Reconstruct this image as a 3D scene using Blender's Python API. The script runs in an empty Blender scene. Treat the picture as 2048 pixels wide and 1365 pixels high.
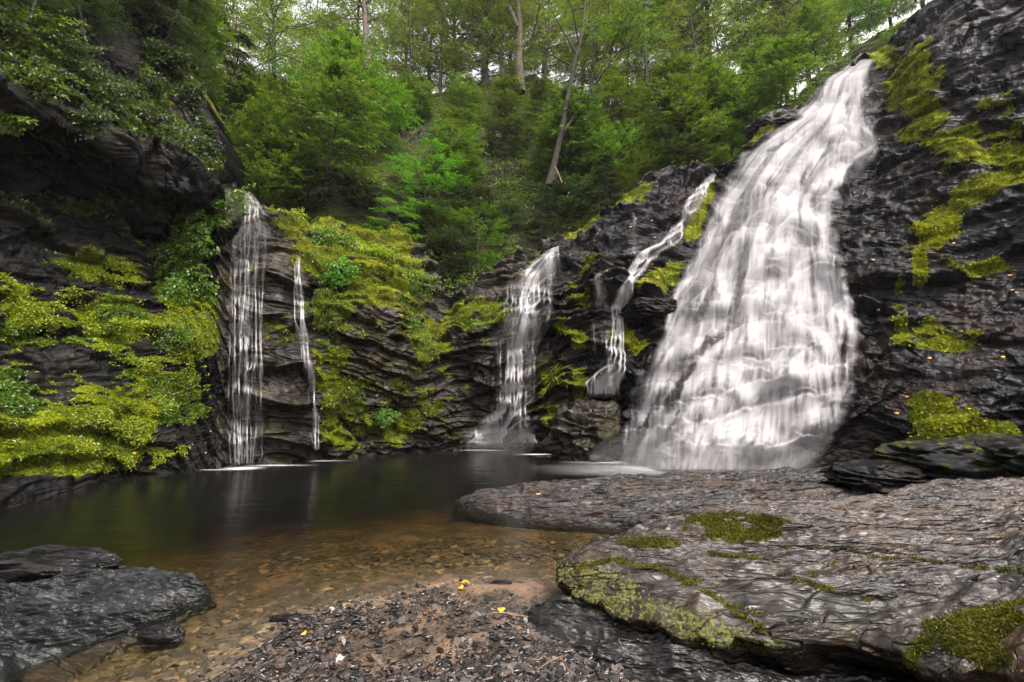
import bpy, math
import numpy as np
from mathutils import Vector
R = math.radians
rng = np.random.default_rng(7)
sc = bpy.context.scene
COL = sc.collection

# ---------------------------------------------------------------- camera, sky, sun, exposure
CAM_Z = 1.7; PITCH = R(7.0); FPX = 2048*16/36.0
cam = bpy.data.cameras.new('camera'); camo = bpy.data.objects.new('camera', cam); COL.objects.link(camo)
cam.lens = 16; cam.sensor_width = 36; cam.clip_start = 0.05; cam.clip_end = 2000
camo.location = (0, 0, CAM_Z); camo.rotation_euler = (R(90)+PITCH, 0, 0)
sc.camera = camo
SUN_EL, SUN_AZ = R(62), R(140)      # azimuth from +Y clockwise: high, behind the camera and to its right
w = bpy.data.worlds.new('World'); sc.world = w; w.use_nodes = True
nt = w.node_tree; nt.nodes.clear()
sky = nt.nodes.new('ShaderNodeTexSky'); sky.sky_type = 'NISHITA'; sky.sun_disc = False
sky.sun_elevation = SUN_EL; sky.sun_rotation = SUN_AZ; sky.dust_density = 4; sky.air_density = 1.0; sky.ozone_density = 1
hs = nt.nodes.new('ShaderNodeHueSaturation'); hs.inputs['Saturation'].default_value = 0.22
tint = nt.nodes.new('ShaderNodeMix'); tint.data_type = 'RGBA'; tint.blend_type = 'MULTIPLY'; tint.inputs[0].default_value = 1
tint.inputs[7].default_value = (1.06, 0.98, 0.93, 1)
bg = nt.nodes.new('ShaderNodeBackground'); bg.inputs[1].default_value = 0.15
wo = nt.nodes.new('ShaderNodeOutputWorld')
nt.links.new(sky.outputs[0], hs.inputs['Color']); nt.links.new(hs.outputs[0], tint.inputs[6])
nt.links.new(tint.outputs[2], bg.inputs[0]); nt.links.new(bg.outputs[0], wo.inputs[0])
sl = bpy.data.lights.new('sun', 'SUN'); sl.energy = 0.9; sl.angle = R(20); sl.color = (1, .96, .9)
so = bpy.data.objects.new('sun', sl); COL.objects.link(so)
sd = Vector((math.sin(SUN_AZ)*math.cos(SUN_EL), math.cos(SUN_AZ)*math.cos(SUN_EL), math.sin(SUN_EL)))
so.rotation_euler = sd.to_track_quat('Z', 'Y').to_euler(); so.location = sd*60
sc.view_settings.view_transform = 'Standard'; sc.view_settings.look = 'None'
sc.view_settings.exposure = 1.88; sc.view_settings.gamma = 1
cy = sc.cycles
cy.max_bounces = 8; cy.diffuse_bounces = 3; cy.glossy_bounces = 3; cy.transmission_bounces = 3
cy.transparent_max_bounces = 16; cy.volume_bounces = 0; cy.caustics_reflective = False; cy.caustics_refractive = False
cy.use_denoising = True; cy.use_adaptive_sampling = True; cy.adaptive_threshold = 0.02
try: cy.denoiser = 'OPENIMAGEDENOISE'; cy.denoising_prefilter = 'ACCURATE'
except Exception: pass
cy.sample_clamp_indirect = 3; cy.sample_clamp_direct = 3

# ---------------------------------------------------------------- geometry of the view (used to lay the place out in metres)
CP, SP = math.cos(PITCH), math.sin(PITCH)
def P(px, py, D):
    """world point on the bearing of (px,py) at distance D ahead"""
    px = np.asarray(px, float); py = np.asarray(py, float); D = np.asarray(D, float)
    x = (px-1024)/FPX; y = (682.5-py)/FPX
    dy = CP-y*SP; dz = SP+y*CP
    t = D/dy
    return np.stack(np.broadcast_arrays(x*t, D, CAM_Z+dz*t), -1)
def G(px, py, z=0.0):
    px = np.asarray(px, float); py = np.asarray(py, float)
    x = (px-1024)/FPX; y = (682.5-py)/FPX
    dy = CP-y*SP; dz = SP+y*CP
    t = (z-CAM_Z)/dz
    return np.stack(np.broadcast_arrays(x*t, dy*t, CAM_Z+dz*t), -1)
def Dw(px, py): return G(px, py)[..., 1]

# ---------------------------------------------------------------- noise
def _h(ix, iy, iz, s):
    n = (ix.astype(np.int64)*374761393 + iy.astype(np.int64)*668265263 + iz.astype(np.int64)*2147483647 + s*974634777) & 0xFFFFFFFF
    n = ((n ^ (n >> 13))*1274126177) & 0xFFFFFFFF
    n = ((n ^ (n >> 16))*2246822519) & 0xFFFFFFFF
    return ((n ^ (n >> 15)) & 0xFFFFFF)/float(0xFFFFFF)
def vn(p, s=0):
    i = np.floor(p).astype(np.int64); f = p-i; f = f*f*f*(f*(f*6-15)+10)
    x, y, z = i[..., 0], i[..., 1], i[..., 2]
    fx, fy, fz = f[..., 0], f[..., 1], f[..., 2]
    def L(a, b, t): return a+(b-a)*t
    c = [[[_h(x+a, y+b, z+d, s) for d in (0, 1)] for b in (0, 1)] for a in (0, 1)]
    return L(L(L(c[0][0][0], c[1][0][0], fx), L(c[0][1][0], c[1][1][0], fx), fy),
             L(L(c[0][0][1], c[1][0][1], fx), L(c[0][1][1], c[1][1][1], fx), fy), fz)*2-1
def fbm(p, o=4, s=0, g=.5):
    a = 1; t = 0; r = 0
    for k in range(o):
        r = r+a*vn(p*(2.03**k)+k*17.3, s+k); t += a; a *= g
    return r/t
def ridged(p, o=4, s=0):
    a = 1; t = 0; r = 0
    for k in range(o):
        r = r+a*(1-np.abs(vn(p*(2.1**k)+k*9.1, s+k))*2); t += a; a *= .5
    return r/t
def voro(p, s=0):
    i = np.floor(p).astype(np.int64); f1 = np.full(p.shape[:-1], 9.); f2 = f1.copy(); cid = f1*0
    for a in (-1, 0, 1):
        for b in (-1, 0, 1):
            for c in (-1, 0, 1):
                x, y, z = i[..., 0]+a, i[..., 1]+b, i[..., 2]+c
                d = (x+_h(x, y, z, s)-p[..., 0])**2+(y+_h(x, y, z, s+1)-p[..., 1])**2+(z+_h(x, y, z, s+2)-p[..., 2])**2
                m = d < f1
                f2 = np.where(m, f1, np.minimum(f2, d)); cid = np.where(m, _h(x, y, z, s+3), cid); f1 = np.where(m, d, f1)
    return np.sqrt(f1), np.sqrt(f2), cid
def ss(a, b, x):
    t = np.clip((x-a)/(b-a), 0, 1); return t*t*(3-2*t)
def blob(px, py, cx, cy, rx, ry, rot=0, soft=.5):
    c, s = math.cos(R(rot)), math.sin(R(rot))
    dx, dy = px-cx, py-cy
    u = (dx*c+dy*s)/rx; v = (-dx*s+dy*c)/ry
    return 1-ss(1-soft, 1+soft, np.sqrt(u*u+v*v))
def rbf(pts, vals, c=.12, sm=1e-4):
    pts = np.array(pts, float); vals = np.array(vals, float)
    K = np.sqrt(((pts[:, None]-pts[None])**2).sum(-1)+c*c)
    n = len(pts); A = np.zeros((n+1, n+1)); A[:n, :n] = K-sm*np.eye(n); A[:n, n] = 1; A[n, :n] = 1
    wt = np.linalg.solve(A, np.append(vals, 0))
    def f(q):
        sh = q.shape[:-1]; q = q.reshape(-1, 2); out = np.empty(len(q))
        for k in range(0, len(q), 60000):
            qq = q[k:k+60000]
            out[k:k+60000] = np.sqrt(((qq[:, None]-pts[None])**2).sum(-1)+c*c)@wt[:n]+wt[n]
        return out.reshape(sh)
    return f

# ---------------------------------------------------------------- mesh helpers
def mesh_np(name, V, F, mat=None, attrs=None, smooth=True):
    """F: (n,k) face index array or a list of such arrays"""
    if not isinstance(F, list): F = [F]
    F = [np.asarray(f, np.int32) for f in F if len(f)]
    V = np.asarray(V, np.float32).reshape(-1, 3)
    me = bpy.data.meshes.new(name)
    me.vertices.add(len(V)); me.vertices.foreach_set('co', V.ravel())
    tot = np.concatenate([np.full(len(f), f.shape[1], np.int32) for f in F])
    loops = np.concatenate([f.ravel() for f in F])
    st = np.concatenate([[0], np.cumsum(tot)[:-1]]).astype(np.int32)
    me.loops.add(len(loops)); me.loops.foreach_set('vertex_index', loops)
    me.polygons.add(len(tot)); me.polygons.foreach_set('loop_start', st)
    me.polygons.foreach_set('use_smooth', np.full(len(tot), smooth))
    for k, a in (attrs or {}).items():
        at = me.attributes.new(k, 'FLOAT', 'POINT'); at.data.foreach_set('value', np.asarray(a, np.float32).ravel())
    me.update(calc_edges=True)
    if mat: me.materials.append(mat)
    return me
def tag(o, label=None, cat=None, group=None, kind=None):
    for k, v in (('label', label), ('category', cat), ('group', group), ('kind', kind)):
        if v: o[k] = v
    return o
def obj(name, me, parent=None, loc=None):
    o = bpy.data.objects.new(name, me); COL.objects.link(o)
    if parent: o.parent = parent
    if loc is not None: o.location = loc
    return o
def empty(name, loc=(0, 0, 0), rz=0, s=1):
    o = bpy.data.objects.new(name, None); COL.objects.link(o); o.location = loc; o.rotation_euler.z = rz; o.scale = (s, s, s)
    o.empty_display_size = .2
    return o
def grid_faces(nr, nc, keep=None, wrap=False):
    a = np.arange(nr*nc).reshape(nr, nc)
    if wrap: a = np.concatenate([a, a[:, :1]], 1)
    q = np.stack([a[:-1, :-1], a[:-1, 1:], a[1:, 1:], a[1:, :-1]], -1)
    if keep is not None: q = q[keep]
    return q.reshape(-1, 4)
def grid_normals(Q):
    du = np.gradient(Q, axis=1); dv = np.gradient(Q, axis=0)
    n = np.cross(dv, du); n /= np.linalg.norm(n, axis=-1, keepdims=True)+1e-9
    return n
class MB:
    def __init__(s): s.v = []; s.f = {}; s.a = []; s.n = 0
    def add(s, V, F, a=None):
        V = np.asarray(V, float).reshape(-1, 3); F = np.asarray(F)
        s.v.append(V); s.f.setdefault(F.shape[1], []).append(F+s.n); s.n += len(V)
        s.a.append(np.zeros(len(V)) if a is None else np.broadcast_to(a, (len(V),)))
    def tube(s, pts, rad, k=7):
        pts = np.asarray(pts, float); n = len(pts); rad = np.broadcast_to(rad, (n,))
        T = np.gradient(pts, axis=0); T /= np.linalg.norm(T, axis=1, keepdims=True)+1e-9
        up = np.where(np.abs(T[:, 2:3]) > .9, [[1., 0, 0]], [[0, 0, 1.]])
        A = np.cross(T, up); A /= np.linalg.norm(A, axis=1, keepdims=True)+1e-9
        B = np.cross(T, A); th = np.linspace(0, 2*np.pi, k, endpoint=False)
        V = pts[:, None]+rad[:, None, None]*(A[:, None]*np.cos(th)[None, :, None]+B[:, None]*np.sin(th)[None, :, None])
        s.add(V, grid_faces(n, k, wrap=True))
    def mesh(s, name, mat, an='lv', smooth=True):
        return mesh_np(name, np.concatenate(s.v), [np.concatenate(x) for x in s.f.values()], mat, {an: np.concatenate(s.a)}, smooth)
def unit(v): return v/(np.linalg.norm(v, axis=-1, keepdims=True)+1e-9)
def leaves(mb, c, ax, nr, ln, wd, lv, fold=.25):
    """rhombic folded leaves: c base points, ax direction, nr normal"""
    n = len(c); ln = np.broadcast_to(ln, (n,))[:, None]; wd = np.broadcast_to(wd, (n,))[:, None]
    ax = unit(ax); sd_ = unit(np.cross(ax, nr)); nn = np.cross(sd_, ax)
    V = np.stack([c, c+ax*ln*.45+sd_*wd*.5+nn*wd*fold, c+ax*ln-nn*ln*.12, c+ax*ln*.45-sd_*wd*.5+nn*wd*fold], 1)
    mb.add(V, np.arange(4*n).reshape(n, 4), np.repeat(np.broadcast_to(lv, (n,)), 4))

# ---------------------------------------------------------------- materials
def newmat(name):
    m = bpy.data.materials.new(name); m.use_nodes = True; t = m.node_tree; t.nodes.clear(); return m, t
class N:
    def __init__(s, t): s.t = t
    def n(s, ty, ins=None, **kw):
        x = s.t.nodes.new(ty)
        for k, v in kw.items(): setattr(x, k, v)
        for k, v in (ins or {}).items():
            if hasattr(v, 'links') or isinstance(v, bpy.types.NodeSocket): s.t.links.new(v, x.inputs[k])
            else: x.inputs[k].default_value = v
        return x
    def noise(s, vec, scale, det=6, rough=.6, dist=0):
        return s.n('ShaderNodeTexNoise', {'Vector': vec, 'Scale': scale, 'Detail': det, 'Roughness': rough, 'Distortion': dist}).outputs[0]
    def ramp(s, f, lo, hi, a=0., b=1.):
        return s.n('ShaderNodeMapRange', {0: f, 1: lo, 2: hi, 3: a, 4: b}, interpolation_type='SMOOTHSTEP').outputs[0]
    def mix(s, f, a, b):
        return s.n('ShaderNodeMix', {0: f, 6: a, 7: b}, data_type='RGBA').outputs[2]
    def math(s, op, a, b=0.):
        return s.n('ShaderNodeMath', {0: a, 1: b}, operation=op).outputs[0]
    def mapping(s, vec, sc=(1, 1, 1), rot=(0, 0, 0)):
        return s.n('ShaderNodeMapping', {'Vector': vec, 'Scale': sc, 'Rotation': rot}).outputs[0]
def c4(r, g, b): return (r, g, b, 1)
def rock_mat(name, c1, c2, c3=None, stretch=(1, 1, 4), rot=(0, 0, 0), bump=.6, scale=1., rough=(.18, .5), moss1=c4(.09, .12, .006), moss2=c4(.03, .05, .006), lichen=0., crack=0., spec=.6, wave=0.):
    m, t = newmat(name); k = N(t)
    pos = k.n('ShaderNodeTexCoord').outputs['Object']
    mp = k.mapping(k.mapping(pos, (1, 1, 1), rot), stretch)
    n1 = k.noise(pos, .9*scale, 5); n2 = k.noise(mp, 3*scale, 9, .68); n3 = k.noise(mp, 14*scale, 6, .65, .4); n4 = k.noise(pos, 45*scale, 3, .6)
    col = k.mix(k.ramp(n2, .35, .68), c1, c2)
    col = k.mix(k.ramp(n1, .45, .65), col, c3 or c2)
    stn = k.ramp(k.noise(pos, .45, 4, .6, .5), .38, .62, .55, 1.35)
    col = k.n('ShaderNodeMix', {0: 1., 6: col, 7: k.n('ShaderNodeCombineColor', {0: stn, 1: stn, 2: stn}).outputs[0]}, data_type='RGBA', blend_type='MULTIPLY').outputs[2]
    if lichen:
        lf = k.ramp(k.noise(mp, 5*scale, 5, .75), .6, .68); lf = k.math('MULTIPLY', lf, k.ramp(n1, .4, .62))
        col = k.mix(k.math('MULTIPLY', lf, lichen), col, c4(.36, .33, .17))
    hgt = k.math('ADD', k.math('MULTIPLY', k.noise(mp, 3*scale, 5, .55, .0), 1.0), k.math('MULTIPLY', k.n('ShaderNodeTexNoise', {'Vector': mp, 'Scale': 5.5*scale, 'Detail': 5., 'Roughness': .55, 'Lacunarity': 2.1}, noise_type='RIDGED_MULTIFRACTAL', normalize=True).outputs[0], .45))
    if wave:
        wv_ = k.n('ShaderNodeTexWave', {'Vector': k.mapping(pos, (.5, 1, 1), rot), 'Scale': 2.2*scale, 'Distortion': 7., 'Detail': 4., 'Detail Scale': 1.3, 'Detail Roughness': .6}, wave_type='BANDS', bands_direction='Y', wave_profile='SAW').outputs[1]
        wv2 = k.n('ShaderNodeTexWave', {'Vector': k.mapping(pos, (.35, 1, 1), rot), 'Scale': 6.5*scale, 'Distortion': 9., 'Detail': 3., 'Detail Scale': 1.1}, wave_type='BANDS', bands_direction='Y', wave_profile='SAW').outputs[1]
        hgt = k.math('ADD', k.math('MULTIPLY', hgt, .55), k.math('ADD', k.math('MULTIPLY', wv_, .32*wave), k.math('MULTIPLY', wv2, .16*wave)))
    if crack:
        v = k.n('ShaderNodeTexVoronoi', {'Vector': k.n('ShaderNodeVectorMath', {0: mp, 1: k.n('ShaderNodeTexNoise', {'Vector': mp, 'Scale': 2.0}).outputs[1]}, operation='ADD').outputs[0], 'Scale': .4*scale}, feature='DISTANCE_TO_EDGE').outputs[0]
        cr = k.ramp(v, 0, .02)
        hgt = k.math('ADD', hgt, k.math('MULTIPLY', cr, crack))
        col = k.mix(cr, c4(.012, .013, .008), col)
    at = k.n('ShaderNodeAttribute', attribute_name='moss').outputs['Fac']
    mn = k.noise(pos, 7, 8, .7)
    mf = k.ramp(k.math('ADD', at, k.math('MULTIPLY', k.math('SUBTRACT', mn, .5), 1.3)), .26, .66)
    mc = k.mix(k.ramp(k.noise(pos, 5, 6, .7), .38, .62), moss2, moss1)
    mc = k.mix(k.ramp(k.noise(pos, 60, 3, .6), .4, .7), mc, c4(.05, .06, .008))
    cru = k.n('ShaderNodeAttribute', attribute_name='crust').outputs['Fac']
    vc = k.n('ShaderNodeTexVoronoi', {'Vector': pos, 'Scale': 38.}).outputs[0]
    cf = k.ramp(k.math('ADD', k.math('SUBTRACT', k.math('MULTIPLY', cru, .72), vc), k.math('MULTIPLY', k.math('SUBTRACT', k.noise(pos, 9, 5, .7), .5), 1.3)), .1, .22)
    col = k.mix(cf, col, k.mix(k.ramp(k.noise(pos, 50, 3), .4, .6), c4(.04, .045, .01), c4(.12, .13, .03)))
    col = k.mix(mf, col, mc)
    rg = k.ramp(k.noise(mp, 5*scale, 5), .35, .65, rough[0], rough[1])
    rg = k.n('ShaderNodeMix', {0: k.math('MAXIMUM', mf, k.math('MULTIPLY', cf, .8)), 2: rg, 3: .95}).outputs[0]
    mh = k.math('MULTIPLY', k.math('MULTIPLY', k.noise(pos, 70, 4, .7), mf), .5)
    b = k.n('ShaderNodeBump', {'Height': k.math('ADD', hgt, mh), 'Strength': k.ramp(k.noise(mp, .8*scale, 3), .35, .6, .3, 1.), 'Distance': .26*bump/scale})
    p = k.n('ShaderNodeBsdfPrincipled', {'Base Color': col, 'Roughness': rg, 'Normal': b.outputs[0], 'Specular IOR Level': k.n('ShaderNodeMix', {0: mf, 2: spec, 3: .15}).outputs[0]})
    k.n('ShaderNodeOutputMaterial', {'Surface': p.outputs[0]})
    return m
def leaf_mat(name, dark, light, extra=None, trans=.45, gloss=.12):
    m, t = newmat(name); k = N(t)
    lv = k.n('ShaderNodeAttribute', attribute_name='lv').outputs['Fac']
    oi = k.n('ShaderNodeObjectInfo').outputs['Random']
    col = k.mix(lv, dark, light)
    if extra: col = k.mix(k.ramp(lv, .93, .97), col, extra)
    h = k.n('ShaderNodeHueSaturation', {'Color': col, 'Value': k.ramp(oi, 0, 1, .7, 1.2), 'Hue': k.ramp(oi, 0, 1, .485, .515)}).outputs[0]
    d = k.n('ShaderNodeBsdfDiffuse', {'Color': h}).outputs[0]
    tr = k.n('ShaderNodeBsdfTranslucent', {'Color': h}).outputs[0]
    g = k.n('ShaderNodeBsdfGlossy', {'Color': c4(.9, .95, 1), 'Roughness': .35}).outputs[0]
    fr = gloss*.7
    s = k.n('ShaderNodeMixShader', {0: trans, 1: d, 2: tr}).outputs[0]
    s = k.n('ShaderNodeMixShader', {0: fr, 1: s, 2: g}).outputs[0]
    k.n('ShaderNodeOutputMaterial', {'Surface': s})
    return m
def bark_mat(name, c1, c2):
    m, t = newmat(name); k = N(t)
    pos = k.n('ShaderNodeTexCoord').outputs['Object']; mp = k.mapping(pos, (1, 1, .25))
    n = k.noise(mp, 18, 7, .7)
    b = k.n('ShaderNodeBump', {'Height': n, 'Strength': .7, 'Distance': .03})
    p = k.n('ShaderNodeBsdfPrincipled', {'Base Color': k.mix(k.ramp(n, .35, .65), c1, c2), 'Roughness': .85, 'Normal': b.outputs[0]})
    k.n('ShaderNodeOutputMaterial', {'Surface': p.outputs[0]}); return m
def plain_mat(name, c1, c2, rough=.6, sc_=20, bump=.3):
    m, t = newmat(name); k = N(t)
    pos = k.n('ShaderNodeTexCoord').outputs['Object']; n = k.noise(pos, sc_, 5, .65)
    b = k.n('ShaderNodeBump', {'Height': n, 'Strength': bump, 'Distance': .01})
    p = k.n('ShaderNodeBsdfPrincipled', {'Base Color': k.mix(k.ramp(n, .35, .65), c1, c2), 'Roughness': rough, 'Normal': b.outputs[0]})
    k.n('ShaderNodeOutputMaterial', {'Surface': p.outputs[0]}); return m

M_left = rock_mat('slate_left', c4(.004, .004, .004), c4(.013, .013, .013), c4(.013, .010, .007), stretch=(.5, .5, 3), rot=(0, R(22), 0), bump=.5, spec=.09, rough=(.35, .65), moss1=c4(.24, .26, .008), moss2=c4(.06, .08, .006))
M_back = rock_mat('slate_back', c4(.006, .005, .004), c4(.030, .024, .018), c4(.022, .019, .006), stretch=(.7, .7, 2), rot=(0, R(-15), 0), bump=.6, spec=.2, rough=(.25, .55), moss1=c4(.22, .24, .008), moss2=c4(.05, .065, .005))
M_right = rock_mat('slate_right', c4(.003, .003, .004), c4(.012, .012, .015), c4(.014, .010, .008), stretch=(.6, .6, 2.2), rot=(0, R(-20), 0), bump=.45, spec=.11, rough=(.25, .55), moss1=c4(.22, .25, .005), moss2=c4(.05, .065, .005))
M_hill = rock_mat('hill_soil', c4(.012, .010, .007), c4(.04, .028, .02), c4(.012, .015, .006), stretch=(1, 1, 3), bump=.8, rough=(.6, .9), spec=.2, moss1=c4(.04, .06, .006), moss2=c4(.015, .028, .005))
M_slab = rock_mat('slab_pale', c4(.008, .006, .004), c4(.040, .031, .027), c4(.040, .023, .013), stretch=(.3, 2.6, 2.5), rot=(0, 0, R(12)), bump=.5, scale=2.5, rough=(.22, .5), lichen=.7, crack=1.2, moss1=c4(.10, .105, .015), moss2=c4(.018, .024, .004), spec=.30, wave=1.)
M_slab2 = rock_mat('slab_dark', c4(.006, .005, .005), c4(.022, .019, .020), c4(.022, .013, .008), stretch=(.3, 2.2, 2.5), rot=(0, 0, R(-5)), bump=.5, scale=1.9, rough=(.22, .45), lichen=.12, crack=.5, spec=.22, wave=1.)
M_low = rock_mat('wet_black_rock', c4(.004, .004, .004), c4(.013, .012, .012), stretch=(.35, 1.9, 2.5), rot=(0, 0, R(12)), bump=.4, scale=1.1, rough=(.16, .4), spec=.22, wave=1.)
M_lslab = rock_mat('wet_green_black_rock', c4(.003, .004, .004), c4(.013, .015, .016), stretch=(.35, 2.4, 2.5), rot=(0, 0, R(-30)), bump=.5, scale=2.4, rough=(.2, .42), spec=.17, wave=1.)
M_leafA = leaf_mat('leaf_beech', c4(.035, .070, .007), c4(.20, .31, .018), gloss=.05)
M_leafB = leaf_mat('leaf_dark', c4(.028, .045, .010), c4(.085, .13, .022), gloss=.05)
M_leafC = leaf_mat('leaf_far', c4(.065, .105, .011), c4(.25, .33, .03), extra=c4(.4, .28, .02), gloss=.03)
M_leafD = leaf_mat('leaf_bright', c4(.06, .14, .008), c4(.18, .38, .015), gloss=.05)
M_leafE = leaf_mat('leaf_yellow', c4(.16, .22, .006), c4(.38, .46, .014), gloss=.04)
M_leafM = leaf_mat('moss_tuft', c4(.05, .085, .004), c4(.42, .48, .012), trans=.3, gloss=.02)
M_leafY = leaf_mat('leaf_autumn', c4(.14, .18, .01), c4(.36, .32, .02), gloss=.04)
M_bark = bark_mat('bark', c4(.014, .012, .009), c4(.05, .042, .033))
M_barkL = bark_mat('bark_light', c4(.07, .05, .04), c4(.19, .15, .12))
M_dead = bark_mat('dead_wood', c4(.12, .07, .045), c4(.28, .19, .13))

# ---------------------------------------------------------------- main rock wall
def curve(pts):
    a = np.array(pts, float); return lambda x: np.interp(x, a[:, 0], a[:, 1])
bot = curve([(-450, 1130), (0, 1012), (120, 985), (250, 952), (330, 947), (420, 938), (620, 922), (800, 906), (950, 899), (1040, 899), (1110, 912), (1230, 918), (1300, 935), (1350, 944), (1450, 948), (1600, 945), (1700, 945), (1830, 958), (2048, 975), (2500, 1010)])
top = curve([(-450, -420), (150, -330), (230, -120), (262, -20), (300, 50), (340, 120), (385, 200), (418, 270), (432, 330), (440, 366), (480, 374), (500, 392), (530, 420), (560, 440), (620, 452), (700, 455), (800, 478), (850, 530), (880, 590), (930, 598), (980, 560), (1010, 520), (1110, 492), (1200, 447), (1290, 372), (1360, 350), (1430, 343), (1470, 320), (1500, 290), (1560, 238), (1590, 218), (1612, 212), (1632, 180), (1655, 160), (1700, 146), (1742, 118), (1765, 92), (1800, 50), (1870, 0), (1920, -60), (2100, -200), (2500, -420)])
_top0 = top
top = lambda x: _top0(x)+(np.interp(x, [200, 260, 415, 432], [0, 1, 1, 0]))*(16*vn(np.stack([np.asarray(x, float)/19., np.asarray(x, float)*0, np.asarray(x, float)*0], -1), 12)+8*vn(np.stack([np.asarray(x, float)/6., np.asarray(x, float)*0, np.asarray(x, float)*0], -1), 14))
WL = [(x, float(bot(x)), float(Dw(x, bot(x)))) for x in (-450, 0, 120, 250, 330, 420, 520, 620, 700, 800, 870, 950, 1040, 1110, 1230, 1350, 1450, 1600, 1700, 1830, 2048, 2500)]
CT = WL+[(-450, 700, 5.6), (-450, 300, 6.5), (-450, 0, 7), (-450, -300, 8),
 (0, 850, 7.9), (0, 650, 8.5), (0, 480, 9.1), (0, 330, 9.4), (0, 215, 8.4), (0, 100, 8.9), (0, 0, 9.6), (0, -200, 11.5),
 (200, 850, 9.4), (200, 650, 10.2), (200, 480, 10.7), (200, 390, 10.8), (200, 290, 9.9), (200, 150, 10.8), (200, 0, 12), (200, -150, 14),
 (330, 820, 10.6), (330, 650, 11.2), (330, 480, 11.8), (330, 350, 11.1), (330, 250, 12), (330, 100, 13.5),
 (430, 800, 11.6), (430, 600, 12.3), (430, 450, 12.9), (430, 380, 13.2), (425, 300, 13.6),
 (480, 800, 11.8), (480, 600, 12.3), (500, 475, 12.9), (500, 400, 14.8), (490, 375, 16.2),
 (540, 800, 11.8), (540, 600, 12.4), (540, 480, 12.9), (620, 800, 12.7), (620, 600, 13.3), (620, 480, 14.2), (600, 445, 15.5),
 (700, 750, 13.0), (700, 600, 13.6), (700, 500, 15), (700, 455, 16.5), (800, 750, 13.6), (800, 620, 14.2), (800, 560, 15.5), (800, 470, 17.3),
 (870, 750, 14.8), (870, 640, 16), (900, 600, 17.2), (950, 750, 14.9), (950, 640, 15.6), (1000, 560, 17), (1000, 520, 18.2),
 (1050, 750, 14.6), (1050, 650, 15.1), (1060, 560, 16.1), (1110, 492, 17.8), (1200, 750, 13.9), (1180, 620, 15), (1200, 520, 16.6), (1200, 447, 18.5),
 (1290, 600, 14.2), (1290, 450, 17), (1290, 372, 19.5), (1430, 343, 19.8), (1400, 450, 16.5), (1360, 600, 13.8), (1300, 800, 12.1),
 (1450, 800, 11.2), (1450, 600, 13), (1500, 450, 15), (1500, 295, 18), (1600, 800, 10.7), (1600, 600, 12.6), (1600, 400, 15), (1600, 214, 18.8),
 (1700, 800, 10.3), (1700, 600, 11.8), (1700, 400, 14), (1700, 250, 16.5), (1740, 120, 19.5),
 (1850, 880, 9.4), (1850, 700, 10.2), (1850, 500, 11.5), (1850, 300, 13), (1850, 130, 14.5), (1870, 0, 17),
 (2048, 800, 9), (2048, 600, 9.7), (2048, 400, 10.5), (2048, 200, 11.3), (2048, 0, 12.5), (2048, -200, 15), (2500, 500, 7.8), (2500, 0, 9), (2500, -300, 11)]
CT = np.array(CT)
fD = rbf(CT[:, :2]/1000, np.log(CT[:, 2]), c=.05)
def cliffD(px, py): return np.exp(fD(np.stack(np.broadcast_arrays(np.asarray(px, float), np.asarray(py, float)), -1)/1000))

def terrace(wv, period, seed, xs):
    q = wv/period; kx = np.floor(q); f = q-kx
    st = .35+.65*_h(kx, np.floor(xs).astype(np.int64), kx*0, seed)
    return np.where(f < .93, (f/.93)**1.6, 1-(f-.93)/.07)*st
fallL = curve([(100, 1705), (120, 1712), (160, 1650), (200, 1628), (240, 1588), (300, 1500), (340, 1462), (400, 1432), (500, 1390), (600, 1345), (700, 1300), (800, 1262), (870, 1246), (950, 1232)])
fallR = curve([(100, 1748), (120, 1746), (160, 1728), (200, 1728), (240, 1740), (300, 1752), (340, 1712), (380, 1672), (420, 1656), (500, 1665), (560, 1680), (600, 1695), (650, 1708), (720, 1706), (800, 1690), (850, 1672), (900, 1640), (950, 1590)])
def tierf(px, py):
    n2 = fbm(np.stack([px/170., py/170., px*0], -1), 3, 71)
    n3 = fbm(np.stack([px/60., py/60., px*0], -1), 3, 75)
    ws = py+.30*(px-1500)+95*n2
    cx_ = px/125.+.9*fbm(np.stack([py/150., px*0, px*0], -1), 2, 79)+.35*(ws/164.-np.floor(ws/164.)>.5); fx_ = cx_-np.floor(cx_)
    arch = 46*(1-4*(fx_-.5)**2)*(.4+.6*_h(np.floor(cx_).astype(np.int64), np.floor(ws/82.).astype(np.int64), px*0, 4)); ws = ws+arch
    return ws, n3, cx_, fx_, .22*(1-4*(fx_-.5)**2)
VEILS = [([(1650, 168), (1690, 150), (1728, 150)], 50), ([(1600, 240), (1650, 214), (1720, 212)], 70), ([(1590, 340), (1640, 300), (1730, 290)], 80), ([(1500, 345), (1535, 308), (1592, 290)], 95), ([(1462, 430), (1490, 385), (1540, 372)], 100),
 ([(1560, 415), (1610, 372), (1665, 372)], 75), ([(1530, 500), (1585, 425), (1655, 440)], 120), ([(1420, 545), (1450, 480), (1510, 470)], 110), ([(1600, 560), (1650, 520), (1682, 535)], 60),
 ([(1530, 610), (1590, 545), (1690, 535)], 150), ([(1345, 655), (1390, 590), (1450, 560)], 110), ([(1640, 660), (1672, 605), (1712, 606)], 85), ([(1440, 660), (1480, 600), (1540, 600)], 90),
 ([(1380, 745), (1460, 665), (1570, 640)], 140), ([(1300, 760), (1335, 700), (1390, 670)], 110), ([(1545, 760), (1590, 715), (1710, 690)], 80), ([(1420, 800), (1540, 755), (1700, 728)], 90), ([(1262, 870), (1290, 800), (1350, 770)], 110),
 ([(1330, 880), (1440, 830), (1560, 800), (1690, 785)], 150), ([(1250, 930), (1290, 872), (1350, 850)], 70), ([(1520, 905), (1580, 880), (1660, 868)], 70)]
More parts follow.
